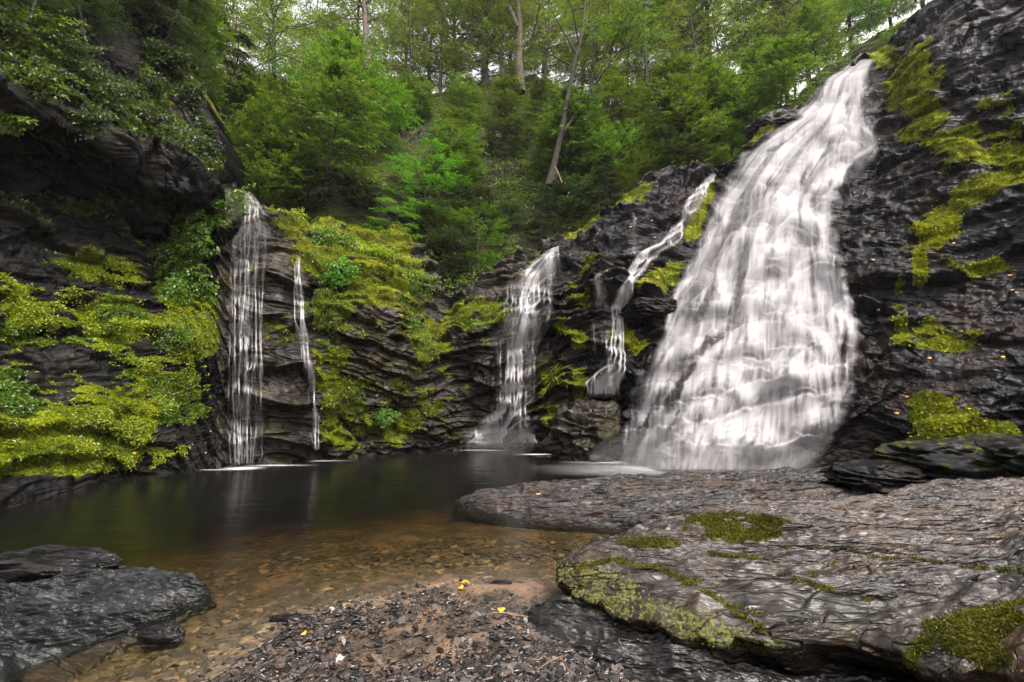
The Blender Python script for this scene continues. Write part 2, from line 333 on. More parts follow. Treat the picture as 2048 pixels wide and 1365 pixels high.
def veils(X, Y):
    r_ = np.random.default_rng(99); vl = [(np.array(p_, float), L_, 1., i) for i, (p_, L_) in enumerate(VEILS)]
    for i in range(150):
        y = r_.uniform(150, 925); L0, R0_ = fallL(y), fallR(y); x = r_.uniform(L0, R0_); w_ = r_.uniform(18, 48)*(1 if y > 300 else .6)
        sl_ = -.30+r_.normal(0, .15); hgt = r_.uniform(5, 16)
        vl.append((np.array([(x-w_, y-sl_*-w_*1.0+0*hgt+abs(0)), (x, y-hgt), (x+w_, y+sl_*w_+hgt*.3)]), r_.uniform(25, 70), r_.uniform(.35, .8), 50+i))
    vl.sort(key=lambda q: q[0][:, 1].mean())
    val = np.full(X.shape, .62)
    for (p_, L_, st, i) in vl:
        xm0, xm1 = p_[0, 0], p_[-1, 0]; W_ = xm1-xm0
        x1_ = X[0]; co = np.polyfit(p_[:, 0], p_[:, 1], 2); lip = (np.polyval(co, x1_)+4*vn(np.stack([x1_/16., x1_*0+i, x1_*0], -1), 5)+.9*vn(np.stack([x1_/4., x1_*0+i, x1_*0], -1), 6))[None]
        b_ = (Y-lip)/L_; sel = (b_ > -.03) & (b_ < 1.1) & (X > xm0-W_*.35) & (X < xm1+W_*.35)
        if not sel.any(): continue
        x, bb = X[sel], b_[sel]; xc = (xm0+xm1)/2-.10*L_*bb; a_ = (x-xc)/(W_*.5*(1+.25*bb))
        m_ = ss(1.08, .78, np.abs(a_)+.12*vn(np.stack([a_*0+i, bb*3, a_*0], -1), 7))*ss(-.01, .04, bb)*ss(1.1, .6, bb)*st
        th_ = vn(np.stack([a_*W_*.5/3.2, bb*.9+i*3.7, a_*0], -1), 8)*.6+vn(np.stack([a_*W_*.5/7.5, bb*.8+i*1.7, a_*0], -1), 9)*.7
        v_ = .44+.72*np.exp(-2.2*bb)*(.75+.25*(1-a_**2))+.42*th_*(.3+bb)
        val[sel] = val[sel]*(1-m_)+v_*m_
    return val
def relief(px, py, B):
    """outward displacement of the rock, metres"""
    wx = fbm(B*.35, 3, 5)*2; wy = fbm(B*.35+40, 3, 9)*2
    # bedding: dips to the right on the left cliff, rises to the right beyond the corner
    dip = np.interp(px, [-400, 350, 480, 900, 1100, 1500, 2048], [.38, .42, .06, -.1, -.35, -.25, -.22])
    w1 = B[..., 2]+dip*(B[..., 0])+.45*wx
    q = w1/.55; kq = np.floor(q); f = q-kq
    amp = _h(kq, np.floor(B[..., 0]/2.3+wy).astype(np.int64), kq*0, 3)
    s1 = np.where(f < .18, f/.18, 1-(f-.18)/.82*.8)*amp
    q = w1/.17+wy; kq = np.floor(q); f = q-kq
    s2 = np.where(f < .2, f/.2, 1-(f-.2)/.8*.7)*_h(kq, np.floor(B[..., 0]/.9+wx*2).astype(np.int64), kq*0, 8)
    pv = np.stack([B[..., 0]*1.0+wx, B[..., 1]*.8, (B[..., 2]+dip*B[..., 0])*1.7+wy], -1)
    f1, f2, cid = voro(pv*.55, 21); e = ss(0, .16, f2-f1)
    f1b, f2b, cidb = voro(pv*1.7+5, 31); eb = ss(0, .2, f2b-f1b)
    rs = 1-.5*ss(1500, 1720, px)
    h = .55*fbm(B*.28+3, 3, 13)+.38*s1*rs+.11*s2*rs+(.45+.35*(1-rs)*2)*(cid-.5)*e-.10*(1-e)+.14*(cidb-.5)*eb-.03*(1-eb)+.10*ridged(B*1.3, 4, 50)
    h += .045*fbm(B*5, 3, 60)+.02*fbm(B*13, 2, 62)
    # cut-back under the left brow
    brow = (210+.5*px)
    inL = ss(470, 380, px)
    d = py-brow
    h += inL*(.30*np.exp(-((d+25)/45.)**2)-.65*ss(-10, 45, d+25*fbm(B*1.2, 2, 66))*(1-ss(80, 260, d)))
    # left fall: shelves
    lf = blob(px, py, 535, 640, 120, 330, 0, .2)
    h = h*(1-.45*lf)
    for (x0, x1, y, a) in ((450, 605, 476, .55), (470, 610, 560, .25), (460, 560, 640, .2), (560, 650, 655, .3), (520, 640, 745, .45), (450, 540, 730, .3), (455, 600, 800, .35), (455, 650, 880, .45)):
        yy = y+10*np.sin(px/23.+y)-(px-(x0+x1)/2)**2/((x1-x0)**2)*-30
        mx = ss(x0-18, x0+12, px)*ss(x1+18, x1-12, px)
        dd = py-yy
        h += a*mx*np.where(dd < 0, np.exp(dd/38.), np.exp(-dd/6.))
    # middle and side falls: shelves
    for (x0, x1, y, sl_, a) in ((1000, 1100, 655, -.25, .5), (1015, 1130, 585, -.5, .2), (1180, 1330, 610, .05, .8), (1080, 1230, 560, .25, .35), (1090, 1260, 700, .3, .5), (960, 1060, 830, -.2, .3), (1000, 1120, 860, -.3, .4), (1110, 1260, 780, -.25, .7), (1190, 1310, 500, -.4, .4), (1330, 1420, 440, -.6, .35), (1150, 1230, 655, 0, .4)):
        yy = y+sl_*(px-(x0+x1)/2)+8*np.sin(px/17.+y)
        mx = ss(x0-15, x0+15, px)*ss(x1+15, x1-15, px); dd = py-yy
        h += a*mx*np.where(dd < 0, np.exp(dd/40.), np.exp(-dd/7.))
    # big fall: stair of lips
    inF = ss(-45, 25, px-fallL(py))*ss(45, -25, px-fallR(py))
    ws, n3, cx_, fx_, hdome = tierf(px, py)
    tf = .42*terrace(ws, 82., 5, px/110.+n3)+.15*terrace(ws+30*n3, 27., 6, px/48.+n3)
    hf = tf+.6*hdome+.2*fbm(np.stack([px/95., py/150., px*0+3], -1), 3, 77)+.10*n3
    h = h*(1-.85*inF)+hf*inF
    # crest ridge left of the big fall
    h += .35*np.exp(-((px-(1440-(py-380)*.68))/26.)**2)*ss(350, 400, py)*ss(640, 560, py)
    foot = ss(75, 5, bot(px)-py)*inF
    return h*(1-.75*foot)+.1*foot
pxs = np.concatenate([np.arange(-450, -20, 10), np.arange(-20, 2072, 2.), np.arange(2072, 2501, 10)])
NR = 500
s = np.linspace(0, 1, NR)[:, None]
PX = np.broadcast_to(pxs[None], (NR, len(pxs))); PY = bot(pxs)[None]*(1-s)+top(pxs)[None]*s
BASE = P(PX, PY, cliffD(PX, PY))
NB = grid_normals(BASE)
if NB[NR//2, len(pxs)//2, 1] > 0: NB = -NB
# smooth the normals a little so the relief does not fold
HR = relief(PX, PY, BASE)
SURF = BASE+NB*HR[..., None]
SN = grid_normals(SURF)
if SN[NR//2, len(pxs)//2, 1] > 0: SN = -SN
BL = []
def moss_mask(px, py, B, SNz):
    m = np.zeros(px.shape)
    big = [(60, 890, 330, 90, -5, .85), (130, 700, 260, 140, 10, .42), (260, 780, 160, 90, 0, .5), (370, 650, 60, 130, 0, .85), (40, 640, 120, 70, 20, .6), (230, 640, 90, 40, 0, .7),
           (200, 530, 120, 35, 12, .5), (30, 590, 60, 40, 0, .7), (350, 820, 90, 60, 0, .6), (250, 430, 160, 50, 25, .35), (60, 400, 140, 60, 25, .3), (60, 300, 80, 60, 0, .25), (60, 90, 170, 90, 25, .8), (230, 220, 130, 60, 40, .75), (350, 290, 70, 50, 45, .7), (150, 200, 120, 40, 20, .6), (330, 170, 60, 80, 50, .6),
           (650, 520, 90, 60, 20, .9), (760, 560, 110, 60, 30, .9), (700, 480, 160, 40, 5, .8), (665, 690, 45, 150, 0, .7), (690, 840, 60, 80, 0, .75), (770, 640, 90, 80, 0, .55), (790, 850, 60, 45, 0, .7), (860, 700, 60, 90, 0, .45), (880, 660, 80, 30, -20, .8), (950, 640, 80, 35, 0, .7), (570, 430, 40, 50, 0, .8), (770, 770, 60, 60, 0, .5),
           (540, 560, 50, 50, 0, .3), (560, 640, 60, 60, 0, .35), (870, 780, 50, 70, 0, .4), (1000, 680, 60, 30, 0, .35), (930, 800, 30, 60, 0, .3),
           (1170, 470, 50, 16, -35, .85), (1250, 420, 40, 12, -40, .7), (1070, 530, 25, 50, 10, .5), (1180, 590, 60, 60, 0, .4), (1130, 780, 60, 60, 30, .6), (1120, 860, 12, 60, 0, .9), (1150, 690, 50, 50, 30, .5), (1290, 400, 16, 40, 0, .5),
           (1400, 450, 90, 18, -62, 1.0), (1350, 560, 90, 16, -45, .8), (1500, 300, 60, 14, -40, .9), (1250, 680, 25, 20, 0, .7), (1280, 700, 40, 15, 0, .5),
           (1830, 170, 60, 75, 0, .72), (1850, 220, 40, 40, -30, .8), (1760, 110, 25, 30, -40, .8), (1980, 300, 120, 42, -12, .75), (1880, 270, 80, 25, -5, .6), (1975, 390, 75, 30, -28, 1.), (1870, 460, 75, 40, -25, .62), (1990, 200, 60, 40, 0, .4),
           (1960, 530, 55, 14, -15, .75), (1840, 560, 16, 50, 0, .5), (1900, 660, 70, 40, -10, .5), (1880, 830, 60, 55, 10, .85), (1960, 870, 80, 26, -8, .9), (1900, 880, 80, 25, 0, .8), (1800, 630, 20, 60, 0, .4), (1820, 690, 40, 30, 0, .3)]
    for (x, y, rx, ry, r, a) in big:
        m = np.maximum(m, a*blob(px, py, x, y, rx, ry, r, .6))
    n = fbm(np.stack([B[..., 0], B[..., 1], B[..., 2]*1.7], -1)*1.4, 5, 91, .6)
    n2 = fbm(np.stack([B[..., 0]+B[..., 2]*.4, B[..., 1], B[..., 2]*1.6], -1)*.75+9, 4, 95, .6)
    m = np.where(px > 1500, m*1.25, m)
    m = ss(.22, .85, m*(.78+.55*m)+np.minimum(1, m*2)*(1.15*n+.75*n2)+.22*(ss(.1, .8, SNz)-.4)*np.minimum(1, m*2))
    inF = ss(-10, 15, px-fallL(py))*ss(10, -15, px-fallR(py))
    return np.clip(m*(1-inF), 0, 1.2)
MOSS = moss_mask(PX, PY, SURF, SN[..., 2])
wet = ss(28, 8, bot(PX)-PY-10*fbm(SURF*2, 2, 4))     # bare wet band at the waterline
MOSS *= 1-wet
# foot below the water and top running back
ext_lo = [SURF[0]+np.array([0, 0, -d]) for d in (1.8, 1.0, .5, .2)]
back = unit(np.stack([BASE[-1][:, 0]*.35, np.abs(BASE[-1][:, 1])*1.0, BASE[-1][:, 0]*0], -1))
ext_hi = []
for d in (.12, .3, .6, 1.0, 1.6, 2.4, 3.4, 5, 8, 14):
    nn = fbm(SURF[-1]*.8+d, 3, 17)
    ext_hi.append(SURF[-1]+back*d+np.stack([nn*0, nn*0, .05*d+.12*nn*min(d, 2)-.06*min(d, 1)], -1))
ALL = np.concatenate([np.array(ext_lo), SURF, np.array(ext_hi)], 0)
MALL = np.concatenate([np.zeros((4, len(pxs))), MOSS, np.repeat(MOSS[-1:], len(ext_hi), 0)], 0)
for (a, b, mat, lab) in ((-450, 432, M_left, 'dark mossy overhanging cliff on the left bank'), (432, 1100, M_back, 'wet brown rock wall with moss behind the pool'), (1100, 2500, M_right, 'black wet slate cliff carrying the big waterfall')):
    i0, i1 = np.searchsorted(pxs, [a, b]); sub = ALL[:, i0:i1+1]
    me = mesh_np('cliff', sub, grid_faces(sub.shape[0], sub.shape[1]), mat, {'moss': MALL[:, i0:i1+1]})
    tag(obj('cliff', me), lab, 'cliff', kind='structure')
def bil(A, px, py):
    """sample a cliff grid at picture bearings"""
    i = np.interp(px, pxs, np.arange(len(pxs))); sv = (py-bot(px))/(top(px)-bot(px))
    j = np.clip(sv, 0, 1)*(NR-1)
    i0 = np.clip(i.astype(int), 0, len(pxs)-2); j0 = np.clip(j.astype(int), 0, NR-2); fi = i-i0; fj = j-j0
    if A.ndim == 3: fi = fi[..., None]; fj = fj[..., None]
    return (A[j0, i0]*(1-fi)+A[j0, i0+1]*fi)*(1-fj)+(A[j0+1, i0]*(1-fi)+A[j0+1, i0+1]*fi)*fj

# ---------------------------------------------------------------- waterfalls: water traced down the rock relief
def water_mat(name, tr=.45):
    m, t = newmat(name); k = N(t)
    d = k.n('ShaderNodeAttribute', attribute_name='dens').outputs['Fac']
    df = k.n('ShaderNodeBsdfDiffuse', {'Color': c4(.60, .59, .61)}).outputs[0]
    tl = k.n('ShaderNodeBsdfTranslucent', {'Color': c4(.60, .59, .61)}).outputs[0]
    s_ = k.n('ShaderNodeMixShader', {0: tr, 1: df, 2: tl}).outputs[0]
    tp = k.n('ShaderNodeBsdfTransparent').outputs[0]
    k.n('ShaderNodeOutputMaterial', {'Surface': k.n('ShaderNodeMixShader', {0: d, 1: tp, 2: s_}).outputs[0]})
    return m
M_fall = water_mat('falling_water')
def bearing(V):
    rel = V-np.array([0, 0, CAM_Z]); fw = rel[..., 1]*CP+rel[..., 2]*SP; up = rel[..., 2]*CP-rel[..., 1]*SP
    return 1024+FPX*rel[..., 0]/fw, 682.5-FPX*up/fw
# how far the finished rock lies from the viewpoint in each direction, so the water can be laid on it
_i0, _i1 = np.searchsorted(pxs, [380, 1860]); _S = SURF[:, _i0:_i1]
_S2 = [_S, (_S[:, 1:]+_S[:, :-1])/2, (_S[1:]+_S[:-1])/2, (_S[1:, 1:]+_S[1:, :-1]+_S[:-1, 1:]+_S[:-1, :-1])/4]
RG0, RG1, RGS = 400, 90, 2.; RB = np.full((440, 710), np.inf)
for a_ in _S2:
    a_ = a_.reshape(-1, 3); bx_, by_ = bearing(a_); dd_ = np.linalg.norm(a_-[0, 0, CAM_Z], axis=1)
    ii_ = ((bx_-RG0)/RGS).astype(int); jj_ = ((by_-RG1)/RGS).astype(int); ok = (ii_ >= 0) & (ii_ < 710) & (jj_ >= 0) & (jj_ < 440)
    np.minimum.at(RB, (jj_[ok], ii_[ok]), dd_[ok])
for _ in range(60):
    bad = ~np.isfinite(RB)
    if not bad.any(): break
    nb = np.min([np.roll(RB, 1, 0), np.roll(RB, -1, 0), np.roll(RB, 1, 1), np.roll(RB, -1, 1)], 0); RB = np.where(bad, nb, RB)
RB[~np.isfinite(RB)] = 20
def rock_range(X, Y):
    q = np.clip((X-RG0)/RGS-.5, 0, 708.9); r = np.clip((Y-RG1)/RGS-.5, 0, 438.9); i = q.astype(int); j = r.astype(int); fi = q-i; fj = r-j
    return (RB[j, i]*(1-fi)+RB[j, i+1]*fi)*(1-fj)+(RB[j+1, i]*(1-fi)+RB[j+1, i+1]*fi)*fj
def blur(a, n, ax):
    if n < 2: return a
    kx = np.hanning(n+2)[1:-1]; kx /= kx.sum()
    h_ = n//2; pw = [(0, 0), (0, 0)]; pw[ax] = (h_, n-1-h_); ap = np.pad(a, pw, 'edge'); L_ = a.shape[ax]
    return sum(kx[i]*(ap[i:i+L_] if ax == 0 else ap[:, i:i+L_]) for i in range(n))
def waterfall(name, label, x0, x1, y0, y1, streams, step=1., gain=1.0, kd=1.0, group=None, cat='waterfall', off=.035, lead=.9, seed=1, contrast=1.0, spread=1., spring=.004, smooth=18, veil=.15, gaps=0., soft=0.):
    """streams: list of (Lcurve, Rcurve, n particles, y start, y end, weight)"""
    r_ = np.random.default_rng(seed)
    gx = np.arange(x0, x1, step); gy = np.arange(y0, y1, step)
    X, Y = np.meshgrid(gx, gy)
    B = P(X, Y, cliffD(X, Y)); NN = unit(np.array([0, 0, CAM_Z])-B); H = np.linalg.norm(B-[0, 0, CAM_Z], axis=-1)-rock_range(X, Y)
    ok_ = (X > streams[0][0](Y)-50) & (X < streams[0][1](Y)+50) & (Y > top(X)+4) & (Y < bot(X)-2); hm_ = np.median(H[ok_]); H = np.clip(np.where(ok_, H, np.clip(H, hm_-.3, hm_+.2)), -1.5, 1.35 if veil > .2 else 2.6)
    Hs = blur(blur(H, 5, 1), 3, 0)
    dHx = np.gradient(Hs, axis=1)/step; dHy = np.gradient(Hs, axis=0)/step
    tread = ss(-.002, .02, dHy)
    fine = fbm(np.stack([X/9., Y/90., X*0], -1), 3, 200+seed); dFx = np.gradient(fine, axis=1)/step
    fine2 = fbm(np.stack([X/3.5, Y/110., X*0], -1), 2, 300+seed); dFx += .35*np.gradient(fine2, axis=1)/step
    dens = np.zeros(X.shape)
    ny, nx = X.shape
    for (Lc, Rc, n, ys, ye, wt) in streams:
        u = r_.random(n); st = ys+(r_.random(n)**2.2)*(ye-ys)*.06
        if isinstance(ys, tuple): pass
        x = Lc(st)+(Rc(st)-Lc(st))*u; vx = np.zeros(n); life = r_.random(n)
        dieat = ye-(r_.random(n)**6)*(ye-ys)*.4
        for j in range(ny):
            y = gy[j]; act = (y >= st) & (y <= dieat)
            if not act.any(): continue
            nom = (Lc(y+step)+(Rc(y+step)-Lc(y+step))*u)-(Lc(y)+(Rc(y)-Lc(y))*u)
            ii = np.clip(((x-x0)/step).astype(int), 0, nx-1)
            tr = tread[j, ii]
            vx = vx*(.80*lead+.08)+(-gain*3.5*dHx[j, ii]*(.15+.85*tr)-gain*.9*dFx[j, ii]*(.3+tr))*step
            lipk = np.clip(-dHy[j, ii]*25, 0, 1); vx = vx+r_.normal(0, .55*spread*step, n)*lipk; xnom = Lc(y)+(Rc(y)-Lc(y))*u; vx = vx-spring*(x-xnom)*step
            vx = np.clip(vx, -1.6*step, 1.6*step)
            xn = x+nom+vx+r_.normal(0, .13*step*spread, n)
            xn = np.clip(xn, Lc(y)-45, Rc(y)+45)
            x = np.where(act, xn, x)
            xa = x[act]; q = (xa-x0)/step; i0 = np.clip(q.astype(int), 0, nx-2); f = q-i0
            wv = wt*(.5+.5*tr[act])
            np.add.at(dens[j], i0, (1-f)*wv); np.add.at(dens[j], i0+1, f*wv)
    dens = blur(blur(dens, 3, 1), 9, 0)
    if soft: dens = (1-soft)*dens+soft*blur(blur(dens, 25, 1), 15, 0)
    wy_ = streams[0][1](gy)-streams[0][0](gy); dens = dens*((wy_/np.median(wy_))**.75)[:, None]
    # brighter where the water turns over a lip, thinner in the drop
    lip = blur(np.clip(dHy*60, -1, 1), 5, 0)
    al = 1-np.exp(-kd*dens**contrast)
    # ballistic envelope: sheets leap from the lips
    VV = 0
    env = Hs.copy(); t_ = np.zeros(nx); T = np.zeros(X.shape)
    mp = abs(B[ny//2, nx//2, 2]-B[ny//2-1, nx//2, 2])
    for j in range(1, ny):
        t_ = t_+1; cand = env[j-1]-.0016*t_*step*mp*12
        hit = Hs[j] >= cand; env[j] = np.where(hit, Hs[j], cand); t_ = np.where(hit, 0, t_); T[j] = t_
    es = blur(blur(env, int(smooth/step), 1), int(smooth/step), 0)
    for _ in range(2):
        dfc = np.clip(H-es, 0, None); kq = max(2, int(smooth*.35/step))
        for ax_ in (0, 1):
            d_ = dfc.copy()
            for q_ in range(-kq, kq+1, 2): 
                sh_ = np.roll(dfc, q_, ax_); sl_ = [slice(None)]*2; sl_[ax_] = slice(0, q_) if q_ > 0 else slice(q_, None)
                if q_: sh_[tuple(sl_)] = 0
                d_ = np.maximum(d_, sh_)
            dfc = d_
        es = es+blur(blur(dfc, kq*4+1, 1), kq*4+1, 0)*.85
    env = es+.01; H = np.minimum(H, env)
    bd = blur(blur(al, 7, 1), 5, 0)
    T = blur(T, 5, 1)*step; uu = (X-streams[0][0](gy)[:, None])/(wy_[:, None]+1); gp = fbm(np.stack([uu*11+.5*fbm(np.stack([X/80., Y/110., X*0], -1), 2, 5), Y/190., X*0+seed], -1), 4, 410)
    al = al*(1-gaps*ss(.20, .46, gp+.34*ss(.5, .0, uu)-.1*ss(.4, .6, uu)*ss(250, 450, Y)-.06)); al = al*ss(y1-1, y1-18, Y); al = al+(1-al)*.7*ss(.02, .3, al)*ss(70, 10, y1-Y)*(Y < y1-12)
    al = al*(.80+.08*lip+veil*np.where(T > 1, np.exp(-T/26.), .0)+(.2-veil*.4)*(T <= 1))
    if veil > .2:
        vb = 0
        for (bw, gr, ln_, wt_) in ((15, .012, 34., .6), (7, .03, 15., .4)):
            Hm = blur(blur(H, bw, 1), 3, 0); ev = Hm[0].copy(); tt_ = np.zeros(nx); vv = np.ones(X.shape)*.72
            for j in range(1, ny):
                tt_ = tt_+1; cand = ev-.0009*tt_*gr*60; hit = Hm[j] >= cand; ev = np.where(hit, Hm[j], cand); tt_ = np.where(hit, 0, tt_)
                vv[j] = np.where(tt_ > 1, .50+.62*np.exp(-tt_/ln_), .74)
            vb = vb+wt_*vv
        vb = blur(blur(vb, 5, 1), 4, 0); 
        VV = veils(X, Y)
        dk = 0*X
        for (x_, y_, rx_, ry_, ro_, a_) in ((1392, 605, 16, 42, 15, .6), (1412, 690, 58, 11, -38, .85), (1362, 770, 70, 9, -58, .85), (1288, 860, 60, 7, -66, .8), (1318, 800, 60, 6, -62, .6), (1440, 510, 14, 45, 20, .5), (1480, 640, 12, 45, 15, .5), (1500, 400, 34, 15, -40, .6), (1550, 300, 28, 9, -50, .6), (1455, 470, 12, 44, 30, .6), (1350, 840, 40, 6, -60, .6), (1560, 610, 30, 20, 0, .3), (1620, 700, 26, 7, -15, .45), (1420, 590, 12, 40, 25, .65), (1530, 380, 24, 8, -45, .5), (1380, 870, 50, 5, -62, .45), (1660, 640, 12, 30, 0, .4), (1590, 790, 40, 6, -12, .4), (1600, 500, 40, 16, -20, .25), (1665, 470, 14, 60, 0, .35), (1600, 640, 60, 28, 0, .22), (1480, 540, 10, 40, 10, .35), (1255, 800, 8, 50, 25, .7), (1640, 180, 8, 24, 20, .6)):
            nz = 8*fbm(np.stack([X/14., Y/22., X*0], -1), 3, 640); dk = np.maximum(dk, a_*blob(X+nz, Y+nz, x_, y_, rx_, ry_, ro_, .55))
        rag = 16*fbm(np.stack([Y/14., X/40., X*0], -1), 3, 650)-4
        edgeM = ss(-14, 6, X-fallL(Y)+rag)*ss(14, -8, X-fallR(Y)+rag)
        trick = ss(.62, .8, dens/(dens.max(1, keepdims=True)+1e-6))
        al = np.clip(al*(.26+.06*vb+.84*VV), 0, 1)*(1-dk*(1-.5*ss(.3, .6, VV-.5)))*np.maximum(edgeM, 0); al = np.clip(al, 0, 1)
    W = B+NN*(np.maximum(env, H)+off+.07*bd+.03*blur(al, 3, 1)+(.10*blur(blur(VV, 7, 1), 9, 0) if veil > .2 else 0))[..., None]
    # thin wet edges fade out
    f4 = np.maximum.reduce([al[:-1, :-1], al[1:, :-1], al[1:, 1:], al[:-1, 1:]])
    keep = f4 > .02
    F = grid_faces(ny, nx, keep)
    used = np.unique(F); remap = np.full(ny*nx, -1, np.int32); remap[used] = np.arange(len(used))
    me = mesh_np(name, W.reshape(-1, 3)[used], remap[F], M_fall, {'dens': al.ravel()[used]})
    o = obj(name, me); tag(o, label, cat, group)
    return o
def LR(pts):
    a = np.array(pts, float)
    return (lambda y: np.interp(y, a[:, 0], a[:, 1])), (lambda y: np.interp(y, a[:, 0], a[:, 2]))
mL, mR = fallL, fallR
inner = LR([(120, 1714, 1744), (160, 1655, 1722), (200, 1635, 1718), (240, 1600, 1715), (300, 1520, 1700), (400, 1445, 1650), (500, 1405, 1650), (600, 1358, 1672), (700, 1316, 1682), (800, 1282, 1668), (870, 1266, 1645), (950, 1256, 1580)])
edgeR = LR([(235, 1690, 1735), (260, 1700, 1748), (300, 1700, 1755), (340, 1650, 1730), (380, 1640, 1700), (450, 1640, 1690), (520, 1655, 1685), (560, 1660, 1690), (640, 1680, 1712), (760, 1670, 1722), (800, 1660, 1700), (900, 1600, 1670), (945, 1570, 1640)])
sideL = LR([(208, 1596, 1608), (240, 1575, 1600), (300, 1500, 1560), (400, 1440, 1500), (600, 1350, 1400), (950, 1235, 1300)])
lowL = LR([(740, 1255, 1290), (800, 1240, 1262), (900, 1230, 1250), (925, 1222, 1250)])
waterfall('waterfall', 'big white silky waterfall fanning down the stepped slate on the right', 1205, 1775, 118, 952,
          [(inner[0], inner[1], 30000, 120, 960, 1.0), (edgeR[0], edgeR[1], 1500, 235, 960, 1.0), (sideL[0], sideL[1], 3500, 208, 960, 1.0), (lowL[0], lowL[1], 900, 740, 930, .8)],
          step=1., gain=1.0, kd=.075, seed=1, contrast=1.0, off=.03, spread=.8, spring=.002, smooth=48, veil=.22, gaps=.45, soft=.35)
f1 = LR([(383, 492, 500), (410, 490, 522), (465, 478, 545), (480, 460, 535), (560, 462, 528), (700, 460, 530), (800, 458, 520), (870, 456, 522), (937, 460, 512)])
f1b = LR([(383, 492, 500), (440, 490, 515), (480, 464, 515), (600, 462, 490), (800, 462, 495), (850, 465, 500), (937, 470, 500)])
waterfall('waterfall', 'narrow veil of water dropping down ledges beside the leafy bushes', 440, 560, 383, 939,
          [(f1[0], f1[1], 60, 383, 945, 5.0), (f1b[0], f1b[1], 40, 383, 945, 9.0), (f1[0], f1[1], 300, 383, 945, .6)], step=.75, gain=.9, gaps=.45, kd=.075, seed=3, spread=.6, spring=.006)
f2 = LR([(512, 594, 600), (540, 590, 604), (600, 588, 606), (645, 592, 610), (700, 602, 620), (770, 622, 632), (800, 626, 634), (920, 628, 638)])
waterfall('waterfall', 'thin trickle splitting over mossy rock just right of the narrow veil', 575, 655, 512, 921, [(f2[0], f2[1], 260, 512, 900, 1.0)], step=.75, gain=.8, kd=.08, seed=4, spread=.5, spring=.01)
f3 = LR([(492, 1108, 1120), (520, 1082, 1112), (560, 1045, 1098), (600, 1030, 1088), (650, 1015, 1078), (700, 1005, 1065), (760, 1000, 1055), (820, 985, 1050), (860, 948, 1060), (898, 915, 1085)])
f3b = LR([(492, 1110, 1119), (520, 1090, 1105), (560, 1055, 1080), (600, 1043, 1070), (650, 1040, 1066), (700, 1018, 1050), (820, 995, 1030), (898, 945, 1000)])
f3c = LR([(560, 1015, 1035), (650, 1010, 1030), (670, 990, 1020), (700, 985, 1010)])
waterfall('waterfall', 'middle waterfall curving off the mossy shoulder and fanning into the pool', 890, 1145, 492, 899,
          [(f3[0], f3[1], 1300, 492, 905, 1.0), (f3b[0], f3b[1], 2200, 492, 905, 1.0), (f3c[0], f3c[1], 150, 560, 720, 1.0)], step=.75, gain=1.1, kd=.05, gaps=.5, spread=1.2, seed=5)
f4 = LR([(348, 1422, 1434), (400, 1384, 1400), (440, 1366, 1382), (490, 1324, 1342), (505, 1292, 1318), (540, 1260, 1290), (580, 1238, 1262), (620, 1226, 1246), (680, 1222, 1248), (740, 1206, 1246), (768, 1185, 1235), (800, 1176, 1228)])
waterfall('waterfall', 'side cascade stepping down a cleft left of the big waterfall', 1165, 1450, 345, 800, [(f4[0], f4[1], 1500, 348, 800, 1.0)], step=.75, gain=1.0, kd=.04, seed=6, spread=.5, spring=.01)
for (pts, xr, lab, n, sd_) in (
    ([(425, 1264, 1268), (470, 1258, 1266), (520, 1255, 1264)], (1240, 1285), 'hair thin trickle high on the leaf-dotted rock', 50, 11),
    ([(545, 1194, 1204), (600, 1193, 1210), (625, 1190, 1212)], (1175, 1230), 'small trickle above the rounded dark boulder', 90, 12),
    ([(640, 1183, 1230), (720, 1190, 1225)], (1170, 1240), 'faint curtain of drips below the rounded dark boulder', 70, 13),
    ([(850, 1070, 1078), (880, 1030, 1045), (899, 1005, 1025)], (990, 1095), 'low diagonal rivulet at the pool edge beside the middle waterfall', 160, 14),
    ([(855, 1108, 1114), (890, 1092, 1108), (906, 1072, 1105)], (1060, 1125), 'short rivulet against the ledged dark boulder at the pool edge', 160, 15)):
    L_, R_ = LR(pts)
    waterfall('rivulet', lab, xr[0], xr[1], pts[0][0], pts[-1][0], [(L_, R_, n, pts[0][0], pts[-1][0]+5, 1.0)], step=.75, gain=.8, kd=.06, seed=sd_, cat='rivulet')

# ---------------------------------------------------------------- pool bed, gravel bank, water
bedpts = []
def bp(px, py, z): g = G(px, py, z); bedpts.append((g[0], g[1], z))
for a in ((430, 1365, 0), (520, 1290, 0), (600, 1245, 0), (700, 1212, 0), (850, 1182, 0), (960, 1163, 0), (1030, 1172, 0), (1085, 1215, 0),
          (650, 1330, .05), (850, 1330, .09), (850, 1240, .06), (980, 1230, .07), (1000, 1320, .1), (1150, 1340, .08), (950, 1190, .03), (1300, 1300, 0.02),
          (400, 1250, -.09), (560, 1195, -.09), (700, 1160, -.1), (900, 1130, -.09), (1060, 1130, -.08), (1100, 1150, -.06), (200, 1330, -.12), (250, 1220, -.22), (0, 1300, -.2),
          (450, 1120, -.22), (700, 1090, -.2), (950, 1070, -.16), (1200, 1070, -.12), (1350, 1070, -.1), (1100, 1100, -.1), (0, 1130, -.6),
          (450, 1060, -.55), (700, 1040, -.42), (900, 1030, -.3), (200, 1090, -.6), (100, 1040, -1.1), (500, 1000, -1.2), (800, 1000, -.8), (900, 985, -.9), (800, 960, -1.4), (500, 960, -1.5),
          (1000, 940, -1.4), (1200, 930, -1.3), (1350, 960, -.8), (700, 925, -1.5)): bp(*a)
